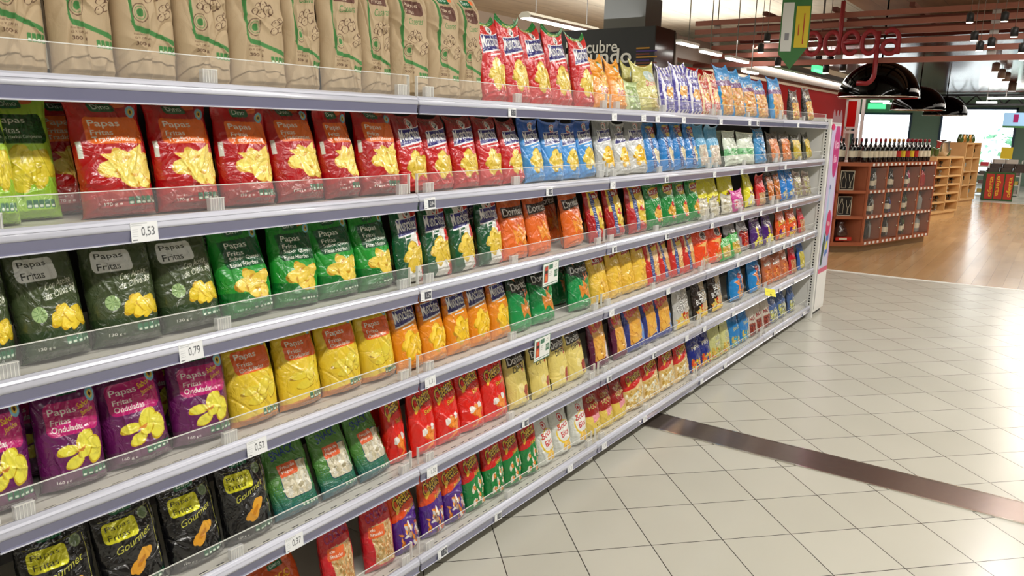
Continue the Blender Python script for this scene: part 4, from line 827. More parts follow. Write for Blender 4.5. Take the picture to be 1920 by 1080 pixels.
def plank_mat(name, c1, c2, gap, wdt, ln, rough, rot=0):
    m = bpy.data.materials.new(name); m.use_nodes = True; nt = m.node_tree; N = nt.nodes; L = nt.links; b = N['Principled BSDF']
    tc = N.new('ShaderNodeTexCoord'); mp = N.new('ShaderNodeMapping'); mp.inputs['Rotation'].default_value = (0, 0, rot); L.new(tc.outputs['Object'], mp.inputs[0])
    br = N.new('ShaderNodeTexBrick'); br.offset = .37; br.inputs['Scale'].default_value = 1; br.inputs['Brick Width'].default_value = ln; br.inputs['Row Height'].default_value = wdt; br.inputs['Mortar Size'].default_value = gap
    br.inputs['Color1'].default_value = tuple((v/255)**2.2 for v in c1)+(1,); br.inputs['Color2'].default_value = tuple((v/255)**2.2 for v in c2)+(1,); br.inputs['Mortar'].default_value = tuple((v/400)**2.2 for v in c1)+(1,)
    L.new(mp.outputs[0], br.inputs[0]); n = N.new('ShaderNodeTexNoise'); n.inputs['Scale'].default_value = 6; n.inputs['Detail'].default_value = 5
    sc = N.new('ShaderNodeVectorMath'); sc.operation = 'MULTIPLY'; sc.inputs[1].default_value = (.15, 1, 1); L.new(mp.outputs[0], sc.inputs[0]); L.new(sc.outputs[0], n.inputs[0])
    mx = N.new('ShaderNodeMix'); mx.data_type = 'RGBA'; mx.blend_type = 'MULTIPLY'; mx.inputs[0].default_value = .45; L.new(br.outputs[0], mx.inputs[6]); L.new(n.outputs[0], mx.inputs[7]); L.new(mx.outputs[2], b.inputs['Base Color'])
    b.inputs['Roughness'].default_value = rough; bp = N.new('ShaderNodeBump'); bp.inputs['Strength'].default_value = .4; bp.inputs['Distance'].default_value = .004; bp.invert = True; L.new(br.outputs[1], bp.inputs['Height']); L.new(bp.outputs[0], b.inputs['Normal'])
    return m
FX, BX, LY, RY, CZ = 30.0, -7.0, 10.0, -12.0, 4.3
M['tile'] = floor_mat(); M['plank'] = plank_mat('oak_floor', (214, 176, 128), (196, 156, 108), .0007, .15, 1.6, .2)
M['gloss'] = plank_mat('glossy_red_brown_planks', (112, 58, 48), (92, 44, 38), .006, .12, 3.0, .14, R(90))
M['ceil'] = plank_mat('cream_ceiling_panels', (226, 220, 200), (222, 214, 192), .006, 1.2, 2.4, .8)
M['ceilw'] = plank_mat('tan_ceiling_planks', (196, 148, 108), (186, 138, 98), .004, .6, 2.4, .6)  # tan planks in a warmer colour than the cream panels
struct(MB().box(BX, FX+2, RY, LY, -.1, 0, 'tile').build('floor'))
# oak floor of the drinks area with a curved steel edge
e0, e1 = at(1560, 506, 2, 0), at(1920, 545, 2, 0)
edge = [(7.95, 9.9), (8.02, 4.5), (8.05, 1.6), (8.10, .5), (8.12, -.3), (8.17, -1.0), (8.24, -1.7), (8.38, -2.6), (8.6, -3.6), (9.1, -5), (9.9, -6.5), (11, -8)]
fr = struct(MB().prism([(21.3, 9.9)]+edge+[(21.3, -8)], .0, .004, 'plank').build('floor_oak'))
b = MB()
for (xa, ya), (xb, yb) in zip(edge[:-1], edge[1:]): b.add([(xa-.03, ya, .006), (xb-.03, yb, .006), (xb+.01, yb, .006), (xa+.01, ya, .006), (xa-.035, ya, 0), (xb-.035, yb, 0)], [(0, 1, 2, 3), (4, 5, 1, 0)], 'white')
struct(b.build('trim_1'))
struct(MB().box(21.3, 21.36, -8, 9.9, 0, .006, 'white').build('trim_2'))
struct(MB().box(BX, FX+.3, RY, LY, CZ, CZ+.1, 'ceil').build('ceiling'))
struct(MB().box(9.2, 20, -9, 2.2, 4.22, 4.29, 'ceilw').build('ceiling_warm'))
struct(MB().box(BX, FX, LY, LY+.1, 0, CZ, 'wallc').build('wall_left'))
struct(MB().box(BX, FX, RY-.1, RY, 0, CZ, 'wallc').build('wall_right'))
struct(MB().box(BX-.1, BX, RY, LY, 0, CZ, 'wallc').build('wall_back'))
# far wall with two bright windows
w1 = [at(1602, 214, 0, FX), at(1704, 272, 0, FX)]; w2 = [at(1766, 203, 0, FX), at(1898, 290, 0, FX)]
A0, A1, Z1 = w1[0][1], w1[1][1], 2.42; B0, B1, Z2 = w2[0][1], w2[1][1], 2.62; sill = .35
b = MB().box(FX, FX+.2, A0, LY, 0, CZ, 'wallg').box(FX, FX+.2, B0, A1, 0, CZ, 'wallg').box(FX, FX+.2, RY, B1, 0, CZ, 'wallg')
b.box(FX, FX+.2, A1, A0, Z1, CZ, 'wallg').box(FX, FX+.2, B1, B0, Z2, CZ, 'wallg').box(FX, FX+.2, A1, A0, 0, sill, 'wallg').box(FX, FX+.2, B1, B0, 0, sill, 'wallg')
struct(b.build('wall_far'))
for n, (y0, y1, zt) in enumerate(((A1, A0, Z1), (B1, B0, Z2))):
    e = empty('window_%d' % (n+1), (FX, (y0+y1)/2, sill)); struct(e); q = (y1-y0)/2
    b = MB()
    for a0, a1, c0, c1 in ((-q, -q+.07, 0, zt-sill), (q-.07, q, 0, zt-sill), (-q, q, 0, .07), (-q, q, zt-sill-.07, zt-sill)): b.box(-.04, .10, a0, a1, c0, c1, 'winframe')
    b.build('frame', e); MB().box(.05, .06, -q+.07, q-.07, .07, zt-sill-.07, 'winpane').build('pane', e)
# a tree outside the window
t = empty('tree', (44, -.1, 0)); tag(t, 'pale green tree seen outside the right window', 'tree')
b = MB(); r2 = random.Random(5)
for _ in range(260):
    x, y, z = r2.gauss(0, .8), r2.gauss(0, .95), 1.3+r2.gauss(0, .55); s = r2.uniform(.12, .3)
    d = [Vector((r2.uniform(-1, 1), r2.uniform(-1, 1), r2.uniform(-1, 1))).normalized()*s for _ in range(3)]
    p = Vector((x, y, z)); b.add([p, p+d[0], p+d[0]+d[1], p+d[1]], [(0, 1, 2, 3)], 'foliage')
b.build('foliage', t); MB().tube([(0, 0, 0), (.05, 0, .8), (0, .1, 1.6)], .09, 'wooddk').build('trunk', t)
struct(MB().box(30.3, 70, -40, 40, -.12, -.02, mat('car_park_ground', (190, 190, 186), .8, var=(1, .1))).build('floor_outside'))
# steel floor strip
s0, s1 = at(1240, 776.5, 2, 0), at(1920, 937.6, 2, 0)
b = MB(); b.box(1.955, 2.185, -11.9, .34, 0, .004, 'steel').box(1.945, 1.957, -11.9, .34, 0, .006, 'steeledge').box(2.183, 2.192, -11.9, .34, 0, .006, 'steeledge'); tr = b.build('trim_3'); struct(tr)
# ------------------------------------------------------------------ hanging fluorescent lamp
def lamp_tube(loc, ln, label, rz=0, grp=None):
    e = empty('ceiling_lamp', loc, rz); tag(e, label, 'ceiling lamp', grp)
    MB().ext_x([(-.09, 0), (.09, 0), (.11, .03), (.05, .08), (-.05, .08), (-.11, .03)], -ln/2, ln/2, 'white').build('housing', e)
    MB().box(-ln/2+.03, ln/2-.03, -.085, .085, -.012, -.0, 'lamp').build('tube', e)
    for q in (-.36, .36): MB().tube([(ln*q, 0, .08), (ln*q, 0, CZ-loc[2])], .006, 'wire', 6).build('suspension_wire', e)
    return e
la, lb = at(991, 32, 2, 3.2), at(1109, 62, 2, 3.2)
lamp_tube(((la[0]+lb[0])/2, (la[1]+lb[1])/2, 3.2), lb[0]-la[0], 'long hanging fluorescent lamp above the red chip bags')
for q, (xa, ya) in enumerate(((-2.2, -1.75), (0, -1.75), (2.2, -1.75), (4.4, -1.75), (6.6, -1.75))):
    lamp_tube((xa, ya, 3.16), 1.9, 'fluorescent lamp over the aisle', 0, 'fluorescent lamps over the aisle')
# ------------------------------------------------------------------ charcoal kiosk with the lettering, red wall and light lines
kx, ky = 7.14, 2.56
kz = 2.9
k = empty('kiosk', (kx, 4.5, 0)); tag(k, 'charcoal kiosk with white lettering behind the gondola', 'kiosk')
PK = lambda mb, n: P(mb, n, k, (kx, 4.5, 0))
PK(MB().box(kx, kx+.58, ky, 8.5, 0, kz, 'char'), 'body')
PK(MB().box(kx-.0, kx+.58, ky-.012, ky, 0, kz-.0, 'brownp'), 'side_panel')
PK(MB().box(kx+.58, kx+.64, ky-.03, ky+.1, 0, kz-.02, 'taupe'), 'corner_post')
def flat_text(s, w, h, m, depth=.01):
    tr = text_tris(s, True); b = MB(); n = len(tr); V = tr.reshape(-1, 2)*np.array([w, h])
    vs = [(x, -depth, z) for x, z in V]
    return b.add(vs, [(3*i, 3*i+1, 3*i+2) for i in range(n)], m)
wt = mat('white_lettering', (235, 235, 232), .5)
for s_, pa, pb, pd in (('Descubre', (1062, 101), (1158, 98), 75), ('el', (1040, 122), (1066, 121), 90), ('mundo', (1078, 121), (1184, 118), 90)):
    a0, a1 = at(pa[0], pa[1], 0, kx), at(pb[0], pb[1], 0, kx); top = at(pb[0]-10, pd, 0, kx)
    wd = a0[1]-a1[1]; hh = top[2]-a1[2]
    o = flat_text(s_, wd, hh, wt).build('lettering', k); o.rotation_euler = (0, 0, R(-90)); o.location = (-.004, a0[1]-4.5, a1[2])
b = MB(); cols = [mat('poster_gold', (190, 140, 50), .5), mat('poster_violet', (70, 50, 120), .5), mat('poster_rust', (120, 60, 40), .5)]
for q in range(9):
    y0 = at(1196, 92+q*4, 0, kx)[1]; z0 = at(1196, 92+q*5.6, 0, kx)[2]; b.box(kx-.006, kx, y0-.16-.1*(q % 2), y0+.02, z0, z0+.018, cols[q % 3])
PK(b, 'printed_lines')
c = empty('column', (9.3, 4.1, 0)); tag(c, 'square grey column rising behind the charcoal kiosk to the ceiling', 'column')
cA, cB = at(1143, 30, 0, 9), at(1204, 30, 0, 9)
MB().box(-.28, .28, -.40, .30, 0, 3.60, 'greycol').build('shaft', c); MB().box(-.23, .23, -.35, .25, 3.60, CZ, 'char').build('upper_shaft', c)
c.location = (9.35, cB[1]+.38, 0)
# red wall running away beside the drinks area
rw = MB().box(kx+.66, 18.0, 2.62, 2.8, 0, 2.50, 'red'); struct(rw.build('wall_red'))
rw = MB().box(kx+.66, 18.0, 2.55, 2.82, 2.58, 2.86, 'taupe'); struct(rw.build('trim_4'))
rw = MB().box(18.0, 18.15, 2.55, 9.9, 0, 3.2, 'wallc'); struct(rw.build('wall_side'))
ra = at(1400, 117, 1, 2.5); rb = at(1582, 165, 1, 2.5); zl = (ra[2]+rb[2])/2
e = empty('light_line', (ra[0], 2.5, zl)); tag(e, 'long white light line along the top of the red wall', 'ceiling lamp')
MB().box(0, rb[0]-ra[0], -.02, .02, 0, .035, 'lamp').build('tube', e); MB().box(-.02, rb[0]-ra[0]+.02, -.03, .05, .035, .07, 'white').build('housing', e)
for n, (px, py, qx, qy) in enumerate(((1272, 82, 1306, 92), (1315, 98, 1349, 106), (1364, 111, 1400, 121), (1394, 135, 1418, 141))):
    yy = [2.3, 2.3, 1.9, 1.9][n]; a0, a1 = at(px, py, 1, yy), at(qx, qy, 1, yy)
    e = empty('strip_lamp', tuple(a0)); tag(e, 'short white strip lamp near the red wall, %s of four' % ['leftmost', 'second from left', 'third from left', 'rightmost'][n], 'ceiling lamp', 'short strip lamps by the red wall')
    MB().box(0, a1[0]-a0[0], -.03, .03, 0, .02, 'lamp').build('tube', e); MB().box(0, a1[0]-a0[0], -.04, .04, .02, .05, 'white').box(.3, .31, -.005, .005, .05, CZ-a0[2], 'wire').build('housing', e)
# shelf frames against the red wall
b = empty('picture_frame', (16.2, 2.3, 0)); tag(b, 'tall white frame beside the window at the end of the red wall', 'frame')
for q, (pxa, pya, pxb, pyb) in enumerate(((1590, 186, 1604, 238),)):
    a0, a1 = at(pxa, pya, 0, 16.2), at(pxb, pyb, 0, 16.2)
    m_ = MB()
    m_.box(-.08, -.02, a1[1]-2.3-.06, a1[1]-2.3, 0, a0[2]+.1, 'white').box(-.08, -.02, a1[1]-2.3-.16, a1[1]-2.3-.10, 0, a0[2]+.1, 'white').box(-.06, .0, a1[1]-2.36, a0[1]-2.3, a1[2]-.14, a1[2]-.08, 'white')
    m_.box(-.02, .02, a0[1]-2.3-.02, a0[1]-2.3+.02, 0, a0[2], 'white').box(-.02, .02, a1[1]-2.3, a0[1]-2.3, a0[2]-.04, a0[2], 'white').box(-.02, .02, a1[1]-2.3, a0[1]-2.3, a1[2]-.04, a1[2], 'white').box(.0, .01, a1[1]-2.3, a0[1]-2.3, a1[2], a0[2]-.04, 'red')
    m_.build('frame', b)
# ------------------------------------------------------------------ slatted canopy, letters and glossy ceiling of the drinks area
sl = empty('slat_canopy', (9, 0, 0)); tag(sl, 'red brown horizontal slat screen hanging under the ceiling of the drinks area', 'canopy')
lz = [at(1303, y, 0, 9)[2] for y in (45, 61, 76, 92, 107, 123)]; yl = at(1303, 80, 0, 9)[1]; yr = -2.4
for q, z in enumerate(lz):
    MB().box(-.03, .03, yr, yl, z-.032, z+.032, 'slat').build('slat', sl)
    if q < 2: MB().box(.55, .62, yr, yl-.4-.3*q, z-.02, z+.015, 'slatd').build('slat', sl)
for px in (1343, 1575, 1860):
    y = at(px, 90, 0, 9.05)[1]; b = MB()
    for z in lz[:-1]: b.box(.031, .06, y-.045, y+.045, z-.10, z-.02, 'white')
    b.build('spacer', sl); MB().box(.04, .05, y-.006, y+.006, lz[0], CZ, 'wire').build('hanger', sl)
for q in range(4): MB().box(0, 5, yl-.1-q*.9, yl-.04-q*.9, lz[0]+.06, lz[0]+.11, 'slatd').build('joist', sl) if q else 0
gc = MB().box(9.8, 29, -11.0, 2.45, 2.93, 3.0, 'gloss').build('ceiling_glossy'); struct(gc)
# bodega letters: strokes in units of the x height
def top_z(c): return 2.93 if c[0] > 9.9 and c[1] < 2.4 else CZ
def arc(cx, cy, rx, ry, a0, a1, n=16): return [(cx+rx*math.cos(R(a0+(a1-a0)*k/n)), cy+ry*math.sin(R(a0+(a1-a0)*k/n))) for k in range(n+1)]
G = {'b': [[(-.38, 2.3), (-.38, .0)], arc(0, .5, .38, .48, 0, 360)], 'o': [arc(0, .5, .40, .48, 0, 360, 24)], 'd': [[(.38, 2.3), (.38, 0)], arc(0, .5, .38, .48, 0, 360, 24)],
     'e': [[(-.38, .52), (.38, .56)]+arc(0, .5, .39, .48, 8, 320, 22)], 'g': [arc(0, .5, .38, .48, 0, 360, 24), [(.40, .95), (.40, -.85)]+arc(.0, -.85, .40, .42, 0, -85, 10)+[(-.42, -1.24)]],
     'a': [arc(0, .28, .36, .28, 0, 360, 20), [(.38, -.02), (.38, .62)]+arc(.0, .62, .38, .38, 0, 115, 10)+[(-.3, .86)]]}
sg = empty('bodega_sign', (8.9, 0, 0)); tag(sg, 'large crimson word of separate letters in front of the slats', 'sign')
xh = 42/1450*9.75
for ch, px in (('b', 1486), ('o', 1522), ('d', 1558), ('e', 1593), ('g', 1628), ('a', 1667)):
    base = at(px, 104-(px-1486)*.018, 0, 8.9); b = MB()
    for st in G[ch]: b.tube([(0, -x*xh*.84, z*xh) for x, z in st], .029, 'letter', 8)
    o = b.build('letter', sg); o.location = (0, base[1], base[2])
# black dome pendants
def dome(px, py, rad, label, y=None, dist=None):
    zb = 2.15; c = at(px, py, 2, zb)
    e = empty('dome_pendant', tuple(c)); tag(e, label, 'pendant lamp', 'black dome pendants over the drinks area')
    pr = [(rad*math.cos(R(a)), rad*.92*math.sin(R(a))) for a in range(0, 90, 6)]+[(.03, rad*.93)]
    inn = [(r_*.975, z_*.97+.001) for r_, z_ in pr]
    MB().lathe(pr, 'black', n=48, caps=False).build('shade', e); MB().lathe(inn[::-1], 'slatd', n=48, caps=False).build('lining', e)
    MB().lathe([(rad, 0), (rad+.008, -.01), (rad*.97, -.012), (rad*.97, 0)], 'steeledge', n=48, caps=False).build('rim', e)
    MB().tube([(0, 0, rad*.9), (0, 0, top_z(c)-zb)], .012, 'black').build('cord', e)
dome(1646, 182, .505, 'largest black glossy dome pendant under the crimson letters'); dome(1720, 206, .50, 'middle black glossy dome pendant'); dome(1771, 216, .50, 'farthest black dome pendant in front of the right window')
# spotlights under the glossy ceiling
spots = [(1818, 42), (1883, 40), (1826, 76), (1836, 95), (1901, 69), (1858, 88), (1916, 99), (1918, 113), (1438, 78), (1426, 98), (1535, 112), (1556, 122), (1580, 133), (1866, 135), (1877, 147), (1886, 153), (1897, 171), (1458, 124), (1548, 137)]
for n, (px, py) in enumerate(spots):
    zz = 2.72 if px > 1700 or py > 100 else 3.3
    if py < 100 and px > 1700: c = at(px, py, 0, 8.4)
    elif px < 1600: c = at(px, py, 1, 1.2)
    else: c = at(px, py, 2, 2.72)
    e = empty('spotlight', tuple(c)); tag(e, 'small glowing spotlight above the drinks area, %s' % ('by the red wall' if px < 1600 else ('in the row receding to the windows' if px < 1900 and py > 130 else 'right of the slats')), 'spotlight', 'small ceiling spotlights %s' % ('by the red wall' if px < 1600 else 'on the right'))
    s_ = max(.02, np.linalg.norm(c-CAM)*.0036); q = MB()
    q.lathe([(s_, 0), (s_*1.05, s_*2.4), (s_*.5, s_*2.8)], 'taupe' if px > 1860 and py > 130 else 'dark', n=12).build('housing', e)
    MB().lathe([(s_*.92, -.004), (s_*.92, .0)], 'lampw', n=12).build('bulb', e)
    top = top_z(c)
    MB().tube([(0, 0, s_*2.7), (0, 0, top-c[2])], .0035, 'taupe', 6).build('stem', e)
# hanging green offer sign
gs = empty('hanging_sign', tuple(at(1490, 60, 0, 6.5))); tag(gs, 'green arrow shaped hanging sign with white and yellow offer sheets', 'sign')
gs.rotation_euler = (0, 0, R(-70))
mpx = np.linalg.norm(at(1490, 60, 0, 6.5)-CAM)/1480
b = MB().prism([(-24*mpx, 70*mpx), (24*mpx, 70*mpx), (24*mpx, -24*mpx), (-3*mpx, -62*mpx), (-24*mpx, -36*mpx)], -.008, .008, 'green', Matrix.Rotation(R(90), 4, 'X')); b.build('board', gs)
MB().box(-22*mpx, -4*mpx, -.012, -.0085, -32*mpx, 48*mpx, 'paperw').box(-16*mpx, -9*mpx, -.014, -.0125, -14*mpx, -2*mpx, mat('grey_print', (150, 150, 160), .6)).build('white_sheet', gs)
MB().box(0, 22*mpx, -.014, -.0085, -26*mpx, 42*mpx, 'labely').box(5*mpx, 6.5*mpx, -.016, -.0142, -6*mpx, 12*mpx, 'labelr').box(13*mpx, 14.5*mpx, -.016, -.0142, -20*mpx, 30*mpx, 'labelr').box(6*mpx, 21*mpx, -.012, -.0085, 54*mpx, 60*mpx, 'labely').build('yellow_sheet', gs)
MB().box(-.5*mpx, .5*mpx, -.004, .004, 70*mpx, CZ-gs.location[2], 'wire').build('cord', gs)
ex_ = at(1535, 131, 1, 2.0); e = empty('exit_sign', tuple(ex_)); tag(e, 'green lit emergency sign under the ceiling by the red wall', 'sign'); MB().box(-.4, .4, -.02, .02, -.05, .07, 'exit').box(-.01, .01, -.01, .01, .07, CZ-ex_[2], 'wire').build('panel', e)
ex_ = at(1644, 199, 0, 29.5); e = empty('exit_sign', tuple(ex_)); tag(e, 'small green emergency sign above the left far window', 'sign'); MB().box(-.02, .02, -.3, .3, -.1, .1, 'exit').box(-.01, .01, -.01, .01, .1, CZ-ex_[2], 'wire').build('panel', e)
# far lamps and truss in front of the windows
tr = empty('roof_truss', (26, 0, 2.66)); tag(tr, 'dark steel roof truss above the right far window', 'truss'); b = MB()
b.box(-.04, .04, -6, 3, .18, .24, 'dark').box(-.04, .04, -6, 3, -.10, -.04, 'dark')
for q in range(18): y = -6+q*.5; b.tube([(0, y, -.07), (0, y+.25, .2), (0, y+.5, -.07)], .025, 'dark', 5)
b.build('chords', tr)
for q, (px, py, ww) in enumerate(((1886, 184, .9), (1620, 184, .5), (1650, 190, .5), (1674, 194, .5), (1850, 192, .5))):
    c = at(px, py, 0, 25); e = empty('high_bay_lamp', tuple(c)); tag(e, 'distant ceiling lamp shining in front of the far wall', 'ceiling lamp', 'distant lamps near the far windows')
    MB().box(-.15, .15, -ww/2, ww/2, -.02, .02, 'lamp').box(-.01, .01, -.01, .01, .02, max(.05, top_z(c)-c[2]), 'wire').build('tube', e)
# ------------------------------------------------------------------ drinks furniture
def local(loc, p2):
    d = Vector((p2[0]-loc[0], p2[1]-loc[1], 0)); return d.length, math.atan2(d.y, d.x)
def bottle_mesh(kind, h=.31, r=.037, lab='label', cap='capr'):
    b = MB().lathe([(r*.9, 0), (r, .008), (r, h*.60), (r*.8, h*.68), (r*.36, h*.76), (r*.34, h*.97)], kind, n=12)
    b.lathe([(r*.40, h*.86), (r*.42, h*.995), (r*.2, h)], cap, n=10); 
    if lab: b.lathe([(r*1.02, h*.20), (r*1.02, h*.48)], lab, n=12, caps=False)
    return b.mesh('bottle')
BT = {}
def put_bottle(x, y, z, kind, lab, cap, h, parent_mx, label, grp, r=.037):
    kk = (kind, lab, cap, round(h, 2), r)
    if kk not in BT: BT[kk] = bottle_mesh(kind, h, r, lab, cap)
    o = bpy.data.objects.new('bottle', BT[kk]); COL.objects.link(o); o.location = parent_mx @ Vector((x, y, z)); o.rotation_euler = (0, 0, rng.uniform(0, 6)); tag(o, label, 'bottle', grp)
P1 = at(1614, 474, 2, 0); P2 = at(1737, 454, 2, 0); P0 = at(1556, 474, 2, 0)
LN, AZ = local(P1, P2); MX = Matrix.Translation(Vector(P1)) @ Matrix.Rotation(AZ, 4, 'Z')
H = 1.27
cab = empty('drinks_cabinet', tuple(P1), AZ); tag(cab, 'curved red wood drinks cabinet with bottle compartments behind glass doors', 'cabinet')
D = .62
q0 = MX.inverted() @ Vector(P0)
foot = [(-.02, .06), (LN, .06), (LN, D), (q0.x+.3, D+.9), (q0.x, q0.y+.35), (q0.x, q0.y+.05)]
foot = [(0, .05), (LN, .05), (LN, D), (-.2, D), (q0.x+.12, q0.y+.5), (q0.x+.02, q0.y+.06)]
outer = [(-.02, 0), (LN+.02, 0), (LN+.02, D+.02), (-.2, D+.02), (q0.x+.1, q0.y+.55), (q0.x-.02, q0.y)]
MB().prism(foot, .0, .10, mat('steel_plinth', (150, 128, 104), .3, .6)).build('plinth', cab)
MB().prism(outer, .10, .15, 'wood').build('base_board', cab); MB().prism(outer, H-.05, H, 'wood').build('top_board', cab)
MB().box(0, LN, D-.03, D, .15, H-.05, 'wooddk').build('back_board', cab)
nc = 4; cw = LN/nc; rows = [.15, .50, .86, H-.05]
for c in range(nc+1): MB().box(c*cw-.018, c*cw+.018, .0, D-.03, .15, H-.05, 'wood').build('divider', cab)
for rr_ in rows[1:-1]: MB().box(0, LN, 0, D-.03, rr_-.02, rr_+.02, 'wood').build('shelf_board', cab)
for c in range(nc):
    for z in (.13, .50, .86, H-.03):
        for q in range(4): MB().box(c*cw+.06+q*.12, c*cw+.11+q*.12, -.004, -.0, z-.018, z+.018, 'paperw').build('price_label', cab)
for c in range(nc):
    for r_ in range(3):
        dr = MB().box(c*cw+.025, (c+1)*cw-.025, .004, .010, rows[r_]+.025, rows[r_+1]-.025, 'pane').build('door', cab)
        MB().lathe([(.012, 0), (.015, .01), (.010, .018)], 'steeledge', n=8).build('knob', dr).location = ((c+1)*cw-.06, .0, (rows[r_]+rows[r_+1])/2)
# curved end bay with three open niches
dv = Vector((q0.x, q0.y, 0)); L2 = dv.length; az2 = math.atan2(-q0.y, -q0.x); MX2 = MX @ Matrix.Translation((q0.x, q0.y, 0)) @ Matrix.Rotation(az2, 4, 'Z')
eb = empty('end_bay', (q0.x, q0.y, 0), az2); eb.parent = cab
b = MB().box(0, .03, .0, .45, .15, H-.05, 'wood').box(L2-.03, L2, .0, .10, .15, H-.05, 'wood').box(0, L2, .42, .45, .15, H-.05, 'wooddk')
for rr_ in rows[1:-1]: b.box(0, L2, 0, .42, rr_-.02, rr_+.02, 'wood')
b.build('niche_frame', eb)
cabl = ['bottom', 'middle', 'top']
kinds = {2: [('glassc', 'label'), ('glassd', 'label'), ('glassp', 'label'), ('glassr', None)], 1: [('glassc', 'label'), ('glassb', 'label'), ('glassg', 'label'), ('glassc', None)], 0: [('glassc', None), ('glassc', 'label'), ('glassg', 'label'), ('glassc', 'label')]}
for r_ in range(3):
    for c in range(nc):
        kd, lb_ = kinds[r_][c]
        for q in range(4):
            put_bottle(c*cw+.085+q*.115, .12+.03*(q % 2), rows[r_]+.021, kd if q != 2 or c == 3 else 'glassd', lb_, ['capk', 'capg', 'capk'][q % 3], .26+.03*((q+c) % 2), MX,
                       'bottle behind glass in the %s row, %s compartment from left' % (cabl[r_], ordn[c].replace('leftmost', 'first')), 'bottles in the %s row %s compartment of the drinks cabinet' % (cabl[r_], ordn[c].replace('leftmost', 'first')))
for r_ in range(2):
    bx = empty('gift_box', tuple(MX2 @ Vector((L2/2-.04, .14, rows[r_+1]+.021))), AZ+az2); tag(bx, 'dark gift box with pale outlined bottle and glass in the %s niche' % ('middle' if r_ == 0 else 'top'), 'box', 'gift boxes in the end niches')
    w_ = .105
    MB().box(-w_, w_, -.05, .05, 0, .27, 'dark').build('carton', bx); b = MB()
    for x0, x1, z0, z1 in ((-w_, w_, .262, .27), (-w_, w_, 0, .008), (-w_, -w_+.008, 0, .27), (w_-.008, w_, 0, .27)): b.box(x0, x1, -.053, -.0502, z0, z1, 'label')
    b.tube([(-w_*.75, -.052, .03), (-w_*.75, -.052, .15), (-w_*.55, -.052, .19), (-w_*.55, -.052, .24), (-w_*.35, -.052, .24), (-w_*.35, -.052, .19), (-w_*.15, -.052, .15), (-w_*.15, -.052, .03), (-w_*.75, -.052, .03)], .003, 'label', 5)
    b.tube([(w_*.2, -.052, .22), (w_*.3, -.052, .14), (w_*.45, -.052, .11), (w_*.45, -.052, .04), (w_*.3, -.052, .03), (w_*.7, -.052, .03), (w_*.55, -.052, .04), (w_*.55, -.052, .11), (w_*.7, -.052, .14), (w_*.8, -.052, .22)], .003, 'label', 5)
    b.build('printed_outline', bx)
hb = empty('gift_basket', tuple(MX2 @ Vector((L2/2-.04, .15, rows[0]+.021))), AZ+az2); tag(hb, 'dark wrapped gift basket with red print in the bottom niche', 'basket')
MB().lathe([(.09, 0), (.12, .08), (.10, .16), (.05, .22), (.08, .26)], mat('basket_wrap', (70, 44, 40), .15, coat=1, bump=(30, .5)), n=16).build('wrap', hb)
MB().box(-.12, .12, -.13, -.122, .0, .05, 'labelr').box(-.07, .05, -.132, -.1302, .012, .04, 'label').build('ribbon', hb)
# wine bottles on top
tops = [1594, 1606, 1617, 1625, 1633, 1644, 1654, 1662, 1670, 1679, 1688, 1697, 1704, 1711, 1718, 1726, 1734, 1743, 1752]
for i, px in enumerate(tops):
    t_ = i/(len(tops)-1); x = -.55+(LN+.42)*t_
    for row in range(2):
        kd = 'glassd'; lb_ = 'label' if i < 11 or i > 15 else ('labelr' if i % 2 else 'labely'); cp = 'capk' if i < 5 else ('capr' if i < 9 or i > 12 else 'capg')
        yy = .10+row*.16+(max(0, -x)*.85 if x < 0 else 0)
        pos = MX @ Vector((x, yy, H+.0))
        put_bottle(x+row*.04, yy, H+.001, kd, lb_, cp, .33 if i > 2 else .36, MX, 'wine bottle with %s label, %s row on the drinks cabinet, %s' % ({'label': 'cream', 'labelr': 'red', 'labely': 'yellow'}[lb_], 'front' if row == 0 else 'second', 'left end' if i < 6 else ('right end' if i > 15 else 'centre')), 'wine bottles on the drinks cabinet, %s row %s' % ('front' if row == 0 else 'second', 'left end' if i < 6 else ('right end' if i > 15 else 'centre')), .042)
